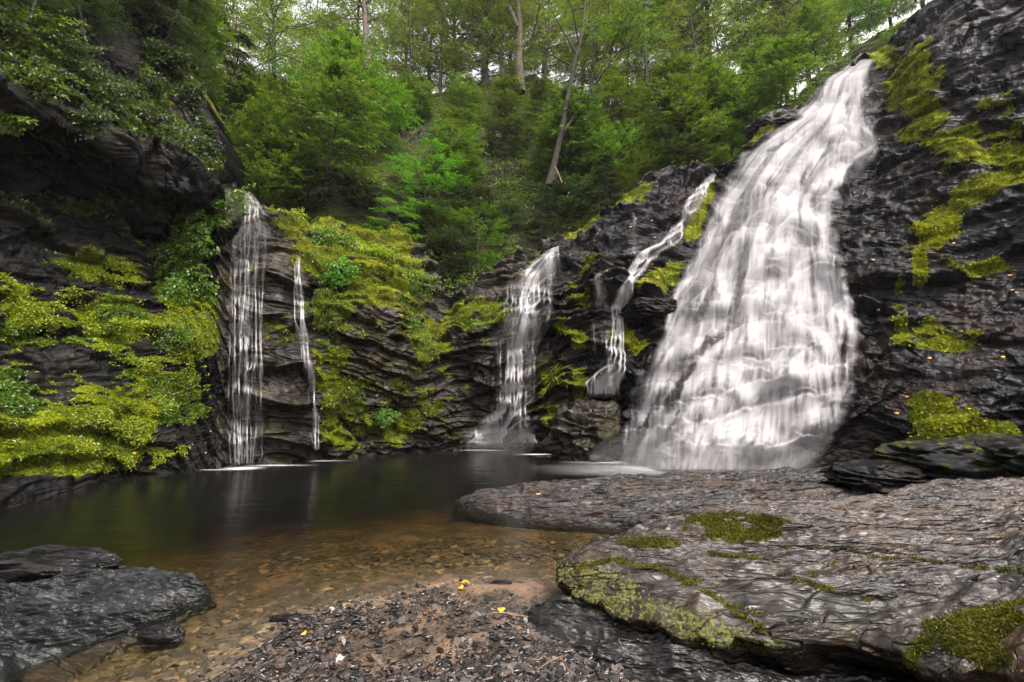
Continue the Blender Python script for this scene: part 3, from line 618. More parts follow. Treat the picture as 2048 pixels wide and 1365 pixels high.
bedpts += [(-4, 1, .1), (0, 0, .15), (4, 0, .2), (0, -6, .4), (-15, 0, .5), (15, 0, .6), (0, 20, -1.6), (-15, 20, -1.5), (15, 20, -1), (0, 40, -1.5), (-20, -20, 1), (20, -20, 1), (-40, 20, 0), (40, 20, 0)]
bedpts = np.array(bedpts)
fB = rbf(bedpts[:, :2]/10, bedpts[:, 2], c=.03)
def bedz(x, y): return fB(np.stack([x, y], -1)/10)
def stretch_axis(a, b, fine0, fine1, nf, nc):
    return np.unique(np.concatenate([np.linspace(a, fine0, nc), np.linspace(fine0, fine1, nf), np.linspace(fine1, b, nc)]))
gx = stretch_axis(-300, 300, -8, 8, 420, 14); gy = stretch_axis(-300, 300, 1.5, 12, 380, 14)
X, Y = np.meshgrid(gx, gy); ZB = np.clip(bedz(np.clip(X, -40, 40), np.clip(Y, -20, 40)), -1.7, 1.2)
p3 = np.stack([X, Y, X*0], -1)
ZB = ZB+.012*fbm(p3*5, 4, 401)+.03*fbm(p3*.9, 3, 402)
m, t = newmat('wet_gravel'); k = N(t)
pos = k.n('ShaderNodeTexCoord').outputs['Object']
v = k.n('ShaderNodeTexVoronoi', {'Vector': k.mapping(pos, (1, 1.3, 1)), 'Scale': 40}); v2 = k.n('ShaderNodeTexVoronoi', {'Vector': pos, 'Scale': 110})
nn_ = k.noise(pos, 2.2, 5)
cc = k.mix(k.ramp(v.outputs['Color'], .2, .8), c4(.02, .015, .010), c4(.08, .055, .036))
cc = k.mix(k.ramp(nn_, .45, .6), cc, k.mix(v2.outputs['Color'], c4(.09, .055, .034), c4(.23, .145, .09)))
b = k.n('ShaderNodeBump', {'Height': k.math('ADD', v.outputs[0], k.math('MULTIPLY', v2.outputs[0], .4)), 'Strength': .8, 'Distance': .015})
p = k.n('ShaderNodeBsdfPrincipled', {'Base Color': cc, 'Roughness': .55, 'Normal': b.outputs[0]})
k.n('ShaderNodeOutputMaterial', {'Surface': p.outputs[0]}); M_gravel = m
tag(obj('ground', mesh_np('ground', np.stack([X, Y, ZB], -1), grid_faces(*X.shape), M_gravel)), 'brown gravel bank sloping into the pool bed', 'ground', kind='structure')

def flakes(n, cx, cy, cz, size, thick, tilt, seed, mat, name):
    r_ = np.random.default_rng(seed); K = 7
    th = np.sort(r_.random((n, K))*.55+np.arange(K)[None], 1)/K*2*np.pi
    rr = size[:, None]*(.65+.5*r_.random((n, K))); asp = .45+.5*r_.random(n)[:, None]
    rot = r_.normal(0, .7, n)[:, None]
    lx = rr*np.cos(th); ly = rr*np.sin(th)*asp
    x = lx*np.cos(rot)-ly*np.sin(rot); y = lx*np.sin(rot)+ly*np.cos(rot)
    tx, ty = r_.normal(0, tilt, (2, n))[:, :, None]
    tk = (size*thick*(.6+.9*r_.random(n)))[:, None]
    def ring(sc_, dz): xx, yy = x*sc_, y*sc_; return np.stack([cx[:, None]+xx, cy[:, None]+yy, cz[:, None]+dz+xx*tx+yy*ty], -1)
    top_ = ring(.86, tk*.5); mid = ring(1., tk*.15); lo = ring(.95, -tk*.5)
    V = np.concatenate([top_, mid, lo], 1)
    F = []
    base = (np.arange(n)*3*K)[:, None]
    ar = np.arange(K); nx_ = (ar+1) % K
    capf = base+ar[None]
    sides = [np.stack([ar+a*K, nx_+a*K, nx_+b_*K, ar+b_*K], -1) for a, b_ in ((1, 0), (2, 1))]
    sidef = (base[:, :, None]+np.concatenate(sides)[None]).reshape(-1, 4)
    lv = np.repeat(r_.random(n), 3*K)
    return mesh_np(name, V, [capf, sidef], mat, {'lv': lv}, smooth=False)
def stone_mat(name, ramp_, rough=.3):
    m, t = newmat(name); k = N(t)
    lv = k.n('ShaderNodeAttribute', attribute_name='lv').outputs['Fac']; pos = k.n('ShaderNodeTexCoord').outputs['Object']
    r = k.n('ShaderNodeValToRGB', {0: lv}); e = r.color_ramp.elements
    e[0].position = ramp_[0][0]; e[0].color = ramp_[0][1]; e[1].position = ramp_[-1][0]; e[1].color = ramp_[-1][1]
    for (q, c_) in ramp_[1:-1]: x = e.new(q); x.color = c_
    n = k.noise(pos, 60, 4); b = k.n('ShaderNodeBump', {'Height': n, 'Strength': .4, 'Distance': .006})
    cc = k.n('ShaderNodeHueSaturation', {'Color': r.outputs[0], 'Value': k.ramp(n, .3, .7, .7, 1.25)}).outputs[0]
    p = k.n('ShaderNodeBsdfPrincipled', {'Base Color': cc, 'Roughness': rough, 'Normal': b.outputs[0], 'Specular IOR Level': .7})
    k.n('ShaderNodeOutputMaterial', {'Surface': p.outputs[0]}); return m
M_flake = stone_mat('shale_flakes', [(0, c4(.006, .006, .006)), (.5, c4(.022, .02, .02)), (.8, c4(.05, .034, .025)), (.97, c4(.10, .08, .066))], .25)
M_bedst = stone_mat('pool_stones', [(0, c4(.02, .013, .006)), (.5, c4(.05, .034, .015)), (.85, c4(.10, .066, .03)), (.97, c4(.2, .13, .06))], .6)
# loose shale on the bank
n = 17000; px_ = rng.uniform(380, 1300, n); py_ = 1150+(rng.random(n)**.8)*330
g = G(px_, py_, .04); zb = bedz(g[:, 0], g[:, 1]); edge = fbm(np.stack([g[:, 0], g[:, 1], g[:, 0]*0], -1)*1.2, 3, 8)
sandy = blob(px_, py_, 820, 1300, 170, 60, -8, .5)
ok = (zb > -.025) & (rng.random(n) > .86*sandy) & (zb+.02*edge > -.02)
g = g[ok]; zb = zb[ok]; sz = .008+.028*rng.random(len(g))**2.2
big_ = rng.random(len(g)) < .02; sz[big_] += .015
tag(obj('gravel', flakes(len(g), g[:, 0], g[:, 1], zb+.012*fbm(np.stack([g[:, 0], g[:, 1], g[:, 0]*0], -1)*5, 4, 401)+sz*.15+rng.random(len(g))*.008, sz, .35, .28, 5, M_flake, 'gravel')), 'wet dark shale chips covering the bank', 'gravel', kind='stuff')
n = 15000; px_ = rng.uniform(-100, 1500, n); py_ = rng.uniform(1030, 1400, n)
g = G(px_, py_, -.1); zb = bedz(g[:, 0], g[:, 1]); ok = (zb < .0) & (zb > -.7)
g = g[ok]; zb = zb[ok]; sz = .02+.05*rng.random(len(g))**2
tag(obj('pool_stones', flakes(len(g), g[:, 0], g[:, 1], zb+.006, sz, .25, .12, 6, M_bedst, 'pool_stones')), 'flat brown stones lying under the shallow water', 'stones', kind='stuff')

# water body: a closed box, its top at z = 0
m, t = newmat('pool_water'); k = N(t)
geo = k.n('ShaderNodeNewGeometry'); pos = k.n('ShaderNodeTexCoord').outputs['Object']
n1 = k.noise(k.mapping(pos, (1, 2.2, 1)), 1.3, 3, .5); n2_ = k.noise(k.mapping(pos, (1, 2.5, 1)), 6, 3, .5)
b = k.n('ShaderNodeBump', {'Height': k.math('ADD', n1, k.math('MULTIPLY', n2_, .12)), 'Strength': .12, 'Distance': .12})
fr = k.n('ShaderNodeFresnel', {'IOR': 1.33, 'Normal': b.outputs[0]}).outputs[0]
gl = k.n('ShaderNodeBsdfGlossy', {'Roughness': .19, 'Normal': b.outputs[0]}).outputs[0]
tp = k.n('ShaderNodeBsdfTransparent').outputs[0]
tp = k.n('ShaderNodeMixShader', {0: .02, 1: tp, 2: k.n('ShaderNodeBsdfDiffuse', {'Color': c4(.055, .06, .035)}).outputs[0]}).outputs[0]
sm_ = k.n('ShaderNodeMixShader', {0: fr, 1: tp, 2: gl}).outputs[0]
va = k.n('ShaderNodeVolumeAbsorption', {'Color': c4(.60, .53, .24), 'Density': 3.1}).outputs[0]
k.n('ShaderNodeOutputMaterial', {'Surface': sm_, 'Volume': va}); M_water = m
wx0, wx1, wy0, wy1 = -60, 60, -3, 60
V = [(wx0, wy0, 0), (wx1, wy0, 0), (wx1, wy1, 0), (wx0, wy1, 0), (wx0, wy0, -3), (wx1, wy0, -3), (wx1, wy1, -3), (wx0, wy1, -3)]
F = np.array([(0, 1, 2, 3), (7, 6, 5, 4), (0, 4, 5, 1), (1, 5, 6, 2), (2, 6, 7, 3), (3, 7, 4, 0)])
tag(obj('water', mesh_np('water', V, F, M_water, smooth=False)), 'dark green pool clearing to amber over the shallows', 'water', kind='structure')
# foam where the falls strike
m, t = newmat('foam'); k = N(t)
d = k.n('ShaderNodeAttribute', attribute_name='dens').outputs['Fac']
pos = k.n('ShaderNodeTexCoord').outputs['Object']
fn = k.noise(k.mapping(pos, (1, 3, 1)), 2.5, 5, .6)
fa = k.math('MULTIPLY', d, k.ramp(fn, .25, .6, .55, 1.))
df = k.n('ShaderNodeBsdfDiffuse', {'Color': c4(.88, .87, .9)}).outputs[0]
k.n('ShaderNodeOutputMaterial', {'Surface': k.n('ShaderNodeMixShader', {0: fa, 1: k.n('ShaderNodeBsdfTransparent').outputs[0], 2: df}).outputs[0]}); M_foam = m
def foam(label, spots, x0, x1, y0, y1):
    X, Y = np.meshgrid(np.arange(x0, x1, .05), np.arange(y0, y1, .05)); d = X*0
    for (px, py, rx, ry, a) in spots:
        g = G(px, py); d = np.maximum(d, a*np.exp(-(((X-g[0])/rx)**2+((Y-g[1])/ry)**2)))
    d = d*(1+.35*fbm(np.stack([X*1.2, Y*3, X*0], -1), 3, 44))
    d = np.clip(d-.03, 0, 1); keep = np.maximum.reduce([d[:-1, :-1], d[1:, 1:], d[1:, :-1], d[:-1, 1:]]) > 0
    F = grid_faces(*X.shape, keep); us = np.unique(F); rm = np.full(X.size, -1, np.int32); rm[us] = np.arange(len(us))
    Vv = np.stack([X, Y, .012+.10*d*0+X*0], -1).reshape(-1, 3)[us]
    tag(obj('foam', mesh_np('foam', Vv, rm[F], M_foam, {'dens': d.ravel()[us]})), label, 'foam')
foam('white foam spreading where the big waterfall meets the pool', [(1250, 925, 1.1, .35, .5), (1330, 938, 1.3, .6, .42), (1290, 940, 2.0, .9, .22), (1200, 917, .5, .12, .5), (1300, 945, 1.6, .3, .15)], -3, 9, 8, 16)
foam('thin foam line below the narrow veil', [(485, 938, .35, .2, .9), (540, 932, .8, .12, .45), (620, 923, .9, .1, .4), (430, 941, .5, .06, .4)], -8.5, -3, 9, 13)
foam('bright foam where the middle waterfall meets the pool', [(960, 901, .6, .12, .7), (1080, 910, .5, .15, .8), (1000, 902, .8, .1, .4), (1110, 915, .4, .1, .5)], -3, 3, 11.5, 15)

# ---------------------------------------------------------------- slabs and boulders
def slab(name, label, rim, thick, mat, seed, dome=.06, rnd=.15, rdrop=.1, rough_=.03, undercut=.15, na=700, nr=150, nside=26, moss=None, ledge=.04, kind=None, group=None, cat='rock', rotb=0., crust=None, lift=0.):
    rim = np.array([[*G(a, b_, z)] for a, b_, z in rim])
    seg = np.linalg.norm(np.diff(np.vstack([rim, rim[:1]]), axis=0), axis=1); L = np.concatenate([[0], np.cumsum(seg)]); tt = np.linspace(0, L[-1], na, endpoint=False)
    rc = np.vstack([rim, rim[:1]]); R0 = np.stack([np.interp(tt, L, rc[:, i]) for i in range(3)], -1)
    for _ in range(6): R0 = (np.roll(R0, 1, 0)+R0*2+np.roll(R0, -1, 0))/4
    R0[:, 2] += lift
    C = R0.mean(0); inw = unit((C-R0)*[1, 1, 0])
    R0 = R0+inw*(.10*fbm(R0*2.2, 4, seed)+.02*fbm(R0*9, 3, seed+3))[:, None]
    rr = (1-np.linspace(0, 1, nr)**1.5)[::-1]  # centre -> rim, denser at the rim
    rr = np.linspace(0, 1, nr)**.8
    top_ = C+(R0-C)[None]*rr[:, None, None]
    dr = np.linalg.norm((R0-C)[:, :2], axis=1)[None]*(1-rr[:, None])
    z = top_[..., 2]+dome*(1-rr[:, None]**2)
    z = z-rdrop*np.exp(-dr/rnd*2)
    c, s_ = math.cos(rotb), math.sin(rotb)
    pv = np.stack([top_[..., 0]*c+top_[..., 1]*s_, -top_[..., 0]*s_+top_[..., 1]*c, top_[..., 0]*0], -1)
    wv = pv[..., 1]*2.2+pv[..., 0]*.35+.9*fbm(pv*.8, 3, seed+5); q = wv/1.0; f = q-np.floor(q)
    z = z+ledge*np.where(f < .9, f/.9, 1-(f-.9)/.1)+ledge*.5*(lambda q: np.where((q-np.floor(q)) < .85, (q-np.floor(q))/.85, (1-(q-np.floor(q)))/.15))(wv*2.7+fbm(pv*2, 3, seed+6))
    z = z+rough_*fbm(pv*np.array([1.2, 2.6, 1])*1.5, 5, seed+7)+rough_*.35*ridged(pv*np.array([2, 5, 1])*2., 4, seed+8)
    top_[..., 2] = z
    sides = []
    for k_ in range(1, nside+1):
        q = k_/nside; zz = top_[-1, :, 2]-thick*q
        pz = np.stack([R0[:, 0]*1.5, R0[:, 1]*1.5, zz*22+R0[:, 0]*1.5], -1)
        o_ = undercut*q**1.3+.05*fbm(pz, 3, seed+11)*math.sin(min(1, q*6)*math.pi/2)-.03*math.sin(q*math.pi)
        r2 = R0+inw*o_[:, None]; r2[:, 2] = zz; sides.append(r2)
    V = np.concatenate([top_, np.array(sides)], 0)
    mo = V[..., 0]*0; cr_ = V[..., 0]*0
    if moss is not None:
        # picture bearings of every vertex
        rel = V-np.array([0, 0, CAM_Z]); fw = rel[..., 1]*CP+rel[..., 2]*SP; up = rel[..., 2]*CP-rel[..., 1]*SP
        fw = np.maximum(fw, .2); bx = 1024+FPX*rel[..., 0]/fw; by = 682.5-FPX*up/fw
        mo = moss(bx, by, V)
        if crust is not None: cr_ = crust(bx, by, V)
    bot_ = V[-1].mean(0)
    Vf = np.concatenate([V.reshape(-1, 3), [bot_]], 0)
    nf = V.shape[0]*na; last = (V.shape[0]-1)*na+np.arange(na)
    F2 = np.stack([last, np.roll(last, -1), np.full(na, nf)], -1)
    me = mesh_np(name, Vf, [grid_faces(V.shape[0], na, wrap=True), F2], mat, {'moss': np.append(mo.ravel(), 0), 'crust': np.append(cr_.ravel(), 0)})
    o = obj(name, me); tag(o, label, cat, group, kind); return o, V, mo
def segdist(px, py, pts):
    d = np.full(px.shape, 1e9)
    for (a, b_) in zip(pts[:-1], pts[1:]):
        ax, ay = a; bx, by = b_; L2 = (bx-ax)**2+(by-ay)**2
        t = np.clip(((px-ax)*(bx-ax)+(py-ay)*(by-ay))/L2, 0, 1)
        d = np.minimum(d, np.hypot(px-ax-t*(bx-ax), (py-ay-t*(by-ay))*1.6))
    return d
def moss_R1(px, py, V):
    n = fbm(V*7, 4, 303); m = 0*px
    for pts, wd in (([(1420, 1108), (1510, 1115), (1560, 1150), (1640, 1175), (1740, 1200)], 12), ([(1625, 1150), (1680, 1120), (1830, 1118), (1900, 1130)], 8), ([(1130, 1140), (1230, 1120), (1330, 1140), (1440, 1200), (1560, 1285)], 14), ([(1560, 1095), (1700, 1100), (1800, 1128)], 7), ([(1390, 1160), (1450, 1175), (1480, 1215), (1550, 1240)], 9), ([(1930, 1135), (2048, 1145)], 8)):
        m = np.maximum(m, .85*(1-ss(wd*.2, wd*1.1, segdist(px, py, pts)+16*np.abs(n))))
    for b_ in ((1470, 1055, 100, 26, 0, 1.1), (1190, 1175, 60, 30, 20, .35), (1450, 1292, 90, 12, 12, .4), (1300, 1085, 60, 10, 0, .7), (1940, 1290, 130, 60, -10, .75), (2020, 1250, 80, 50, 0, .6)):
        m = np.maximum(m, b_[5]*blob(px, py, *b_[:5], .5))
    n2 = fbm(V*2.6, 3, 305); return ss(.3, .8, m+1.3*n*np.minimum(1, m*2)+.9*n2*np.minimum(1, m*2))
R1, V1, mo1 = slab('rock_slab', 'broad pale wet slab with mossy cracks and a lichen-crusted front edge', [(1112, 1168, .20), (1128, 1122, .27), (1180, 1098, .30), (1260, 1082, .32), (1372, 1070, .30), (1378, 1042, .32), (1460, 1028, .34), (1600, 1030, .34), (1720, 1020, .34), (1800, 1000, .36), (1900, 978, .38), (2048, 962, .42), (2400, 950, .6), (2700, 1100, .75), (2700, 1500, .8), (2300, 1480, .7), (2000, 1380, .48), (1840, 1330, .40), (1720, 1290, .38), (1640, 1286, .36), (1560, 1300, .32), (1420, 1290, .27), (1280, 1255, .22), (1180, 1220, .19), (1125, 1195, .18)],
     .26, M_slab, 501, dome=.05, rnd=.3, rdrop=.12, rough_=.08, undercut=.36, lift=.10, crust=lambda px, py, V: np.maximum.reduce([blob(px, py, 1200, 1180, 120, 60, 22, .5), blob(px, py, 1370, 1245, 150, 38, 16, .5), blob(px, py, 1500, 1290, 110, 20, 10, .5)]), na=1300, nr=330, nside=30, moss=moss_R1, ledge=.05, rotb=R(-10))
slab('rock_slab', 'low dark wet slab between the pool and the big waterfall', [(905, 1003, .03), (945, 988, .08), (1020, 975, .12), (1100, 966, .15), (1250, 957, .18), (1400, 951, .19), (1600, 942, .20), (1750, 942, .2), (1950, 950, .24), (2050, 990, .22), (1850, 1025, .2), (1700, 1046, .14), (1560, 1062, .08), (1370, 1062, .04), (1200, 1047, .02), (1050, 1035, .01), (960, 1020, .0)],
     .7, M_slab2, 520, dome=.05, rnd=.25, rdrop=.06, rough_=.09, undercut=-.1, na=1200, nr=240, ledge=.06, rotb=R(5))
slab('rock_slab', 'smooth black rock tucked under the pale slab', [(1048, 1240, .06), (1062, 1220, .10), (1110, 1205, .13), (1250, 1215, .12), (1600, 1290, .12), (1900, 1380, .15), (2100, 1500, .2), (1700, 1560, .15), (1350, 1400, .06), (1200, 1345, .05), (1110, 1315, .04), (1070, 1285, .05)],
     .35, M_low, 540, dome=.03, rnd=.2, rdrop=.06, rough_=.08, undercut=-.05, na=700, nr=160, ledge=.03, rotb=R(-20))
slab('rock_slab', 'glistening black slab dipping into the water at lower left', [(-350, 1190, .3), (-100, 1180, .3), (20, 1172, .28), (130, 1152, .22), (230, 1144, .19), (310, 1146, .14), (375, 1165, .08), (410, 1190, .02), (330, 1232, 0), (250, 1262, -.01), (150, 1300, -.02), (40, 1345, -.03), (-100, 1420, 0), (-350, 1500, .05)],
     .4, M_lslab, 560, dome=.03, rnd=.12, rdrop=.05, rough_=.07, undercut=-.1, na=900, nr=200, ledge=.05, rotb=R(18))
slab('rock_slab', 'pale drowned ledge under the water beside the lower left slab', [(40, 1350, -.03), (250, 1262, -.03), (400, 1200, -.04), (380, 1240, -.10), (250, 1310, -.12), (60, 1420, -.10)],
     .3, M_slab, 565, dome=.0, rnd=.1, rdrop=.03, rough_=.02, undercut=0, na=300, nr=60, ledge=.02)
def boulder(name, label, px, py, D, sx, sy, sz, mat, seed, cat='boulder', zoff=0, rot=0, moss=0., group=None, amp=.28):
    nu, nv = 220, 130
    u = np.linspace(0, 2*np.pi, nu, endpoint=False)[None]; v_ = np.linspace(-np.pi/2, np.pi/2, nv)[:, None]
    S = np.stack(np.broadcast_arrays(np.cos(v_)*np.cos(u), np.cos(v_)*np.sin(u), np.sin(v_)), -1)
    S = np.sign(S)*np.abs(S)**.8
    f1_, f2_, cid = voro(S*1.6+seed, seed)
    d = 1+amp*fbm(S*1.2+seed, 4, seed)+.25*(cid-.5)*ss(0, .3, f2_-f1_)+.05*ridged(S*3.+seed, 4, seed+1)
    q = S[..., 2]*3.3+fbm(S*1.5, 2, seed+4)*1.2+S[..., 0]*.5; f = q-np.floor(q)
    d += .08*np.where(f < .85, f/.85, (1-f)/.15)*np.cos(v_)
    Q = S*d[..., None]*np.array([sx, sy, sz])
    c, s_ = math.cos(rot), math.sin(rot)
    Q = np.stack([Q[..., 0]*c-Q[..., 1]*s_, Q[..., 0]*s_+Q[..., 1]*c, Q[..., 2]], -1)
    nrm = grid_normals(Q); nz = np.abs(nrm[..., 2])*np.sign(Q[..., 2])
    mo = np.clip(moss*(.4+.8*ss(0, .7, nz))*(1+.6*fbm(Q*3, 3, 6)), 0, 1)
    o = obj(name, mesh_np(name, Q, grid_faces(nv, nu, wrap=True), mat, {'moss': mo}), loc=tuple(P(px, py, D)+[0, 0, zoff]))
    tag(o, label, cat, group); return o
def gb(name, label, px, py, z, sx, sy, sz, mat, seed, **kw):
    g = G(px, py, z); return boulder(name, label, px, py, g[1], sx, sy, sz, mat, seed, **kw)
gb('boulder', 'lumpy black rock at the left edge behind the glistening slab', 60, 1150, .12, .62, .3, .17, M_low, 601, rot=.1)
gb('boulder', 'small black rock awash beside the glistening slab', 325, 1270, .02, .13, .07, .06, M_low, 602)
gb('boulder', 'thin dark shard lying in the shallows by the gravel', 583, 1238, .01, .15, .04, .03, M_low, 603, rot=.15)
gb('boulder', 'flat topped grey block at the foot of the right cliff', 1775, 955, .45, .75, .55, .24, M_right, 604, amp=.2)
gb('boulder', 'long dark jagged block with a grass tuft below the right cliff', 1955, 935, .6, 1.35, .8, .42, M_right, 605, rot=.05, moss=.25)
gb('boulder', 'dark outcrop closing the slab at the right edge', 2120, 940, .7, .9, .7, .4, M_right, 606, moss=.2)
gb('boulder', 'pale grey pebble cluster stone at the tip of the gravel bank', 1003, 1170, .01, .09, .05, .035, M_low, 607)
boulder('boulder', 'ledged dark boulder at the pool edge between middle and big waterfalls', 1190, 868, 13.0, 1.15, .8, .85, M_back, 618, moss=.12, amp=.5, rot=.5)
boulder('boulder', 'rounded dark boulder jutting out below the mossy ridge', 1300, 622, 13.5, .72, .7, .36, M_right, 609, moss=.15, amp=.15)
boulder('boulder', 'pale rounded boulder at the lip left of the big waterfall', 1545, 262, 18.6, .95, .9, .62, M_slab2, 610, moss=.3, amp=.15)

# ---------------------------------------------------------------- hillside behind the rocks
hb = curve([(-500, 300), (300, 420), (450, 470), (900, 700), (1100, 600), (1300, 480), (1500, 380), (1700, 260), (1900, 120), (2300, 0)])
ht = curve([(-500, 60), (250, 250), (430, 372), (480, 366), (520, 345), (560, 300), (650, 262), (750, 232), (850, 200), (950, 182), (1040, 168), (1150, 190), (1250, 218), (1350, 240), (1440, 246), (1500, 230), (1600, 190), (1700, 110), (1800, 50), (1900, -10), (2300, -250)])
HC = np.array([(-500, 300, 17), (-500, 60, 24), (250, 420, 17), (250, 250, 26), (430, 450, 17), (430, 375, 26), (520, 450, 17.5), (520, 350, 24), (600, 440, 18.2), (600, 340, 20), (600, 280, 25), (750, 470, 19), (750, 360, 21), (750, 300, 24), (750, 235, 28), (900, 640, 18), (900, 500, 20), (900, 400, 22), (900, 300, 25), (900, 190, 30), (1040, 560, 19.5), (1040, 450, 21), (1040, 350, 24), (1040, 250, 27), (1040, 168, 31), (1150, 600, 19), (1200, 420, 21.5), (1200, 320, 24), (1200, 200, 30), (1350, 400, 21.5), (1350, 330, 23), (1350, 240, 28), (1500, 330, 22), (1500, 235, 27), (1600, 280, 22), (1600, 190, 27), (1700, 200, 23), (1700, 110, 27), (1900, 100, 22), (1900, -10, 26), (2300, 0, 19), (2300, -250, 23)])
fH = rbf(HC[:, :2]/1000, np.log(HC[:, 2]), c=.05)
def hillD(px, py): return np.exp(fH(np.stack(np.broadcast_arrays(np.asarray(px, float), np.asarray(py, float)), -1)/1000))
hx = np.arange(-500, 2301, 5.); s = np.linspace(0, 1, 170)[:, None]
HXg = np.broadcast_to(hx[None], (170, len(hx))); HYg = hb(hx)[None]*(1-s)+ht(hx)[None]*s
HB = P(HXg, HYg, hillD(HXg, HYg)); HN = grid_normals(HB)
if HN[80, 200, 1] > 0: HN = -HN
w1 = HB[..., 2]+.5*fbm(HB*.3, 3, 702); q = w1/.5; f = q-np.floor(q)
HS = HB+HN*(.9*fbm(HB*.3, 4, 700)+.3*np.where(f < .2, f/.2, 1-(f-.2)/.8)*_h(np.floor(q), np.floor(HB[..., 0]/2).astype(np.int64), f*0, 3)+.15*ridged(HB*1.1, 4, 704))[..., None]
back = unit(np.stack([HS[-1][:, 0]*.5, HS[-1][:, 1], HS[-1][:, 0]*0], -1))
ext = [HS[-1]+back*d+np.stack([HS[-1][:, 0]*0]*2+[.4*fbm(HS[-1]*.4+d, 3, 9)-.05*d], -1) for d in (.5, 1.5, 3, 6, 12, 25, 60, 150)]
lo = [HS[0]+np.array([0, 0, -d]) for d in (6, 3, 1)]
HA = np.concatenate([np.array(lo), HS, np.array(ext)], 0)
hm = np.clip(.45+.8*fbm(HA*.5, 4, 710), 0, 1)
tag(obj('hillside', mesh_np('hillside', HA, grid_faces(HA.shape[0], HA.shape[1]), M_hill, {'moss': hm})), 'steep wooded hillside of leaf litter and dark ledges', 'hillside', kind='structure')
def hillP(px, py): return P(px, py, hillD(px, py))

r_ = np.random.default_rng(5); n = 110000
px = r_.uniform(380, 1900, n); v = r_.random(n); py = hb(px)*(1-v)+ht(px)*v
ii = np.clip(np.interp(px, hx, np.arange(len(hx))).astype(int), 0, len(hx)-1); jj = np.clip((v*169).astype(int), 0, 169)
c = HS[jj, ii]+r_.normal(0, .09, (n, 3)); den = fbm(c*.6, 3, 77)+.5*fbm(c*2.2, 2, 78)
ok = (den > -.12+.25*((px > 540)*(px < 860)*(py > 320))); c = c[ok]; n = len(c)
ugr = MB(); L_ = .13*r_.uniform(.5, 1.3, n); leaves(ugr, c+HN[jj, ii][ok]*(.35*np.clip(den[ok], 0, 1)*r_.random(n))[:, None], r_.normal(0, 1, (n, 3))+[0, -.4, .2], r_.normal(0, .4, (n, 3))+[0, -.3, 1], L_, L_*.6, np.clip(.45+.6*den[ok]+r_.normal(0, .15, n), 0, .92))
tag(obj('undergrowth', ugr.mesh('undergrowth', M_leafA, smooth=False)), 'leafy green undergrowth covering the hillside', 'undergrowth', kind='stuff')
# added bank behind the camera, out of view, blocks light from the low sky
th = np.linspace(R(95), R(265), 160); rr = np.array([7, 7.5, 8.2, 9, 10, 11, 12.5, 14, 17, 25, 60, 200]); zz = np.array([-.3, .4, 1.5, 3.2, 5, 7, 9, 10.5, 11.5, 12, 11, 8])
TH, RR = np.meshgrid(th, rr); BK = np.stack([np.sin(TH)*RR*1.25, np.cos(TH)*RR, np.repeat(zz[:, None], 160, 1)], -1)
BK[..., 2] += 1.2*fbm(BK*.3, 4, 31)*ss(0, 3, zz)[:, None]
tag(obj('hillside', mesh_np('hillside', BK, grid_faces(*TH.shape), M_hill, {'moss': np.full(TH.shape, .6)})), 'unseen bank added behind the camera to screen off the low sky', 'hillside', kind='structure')

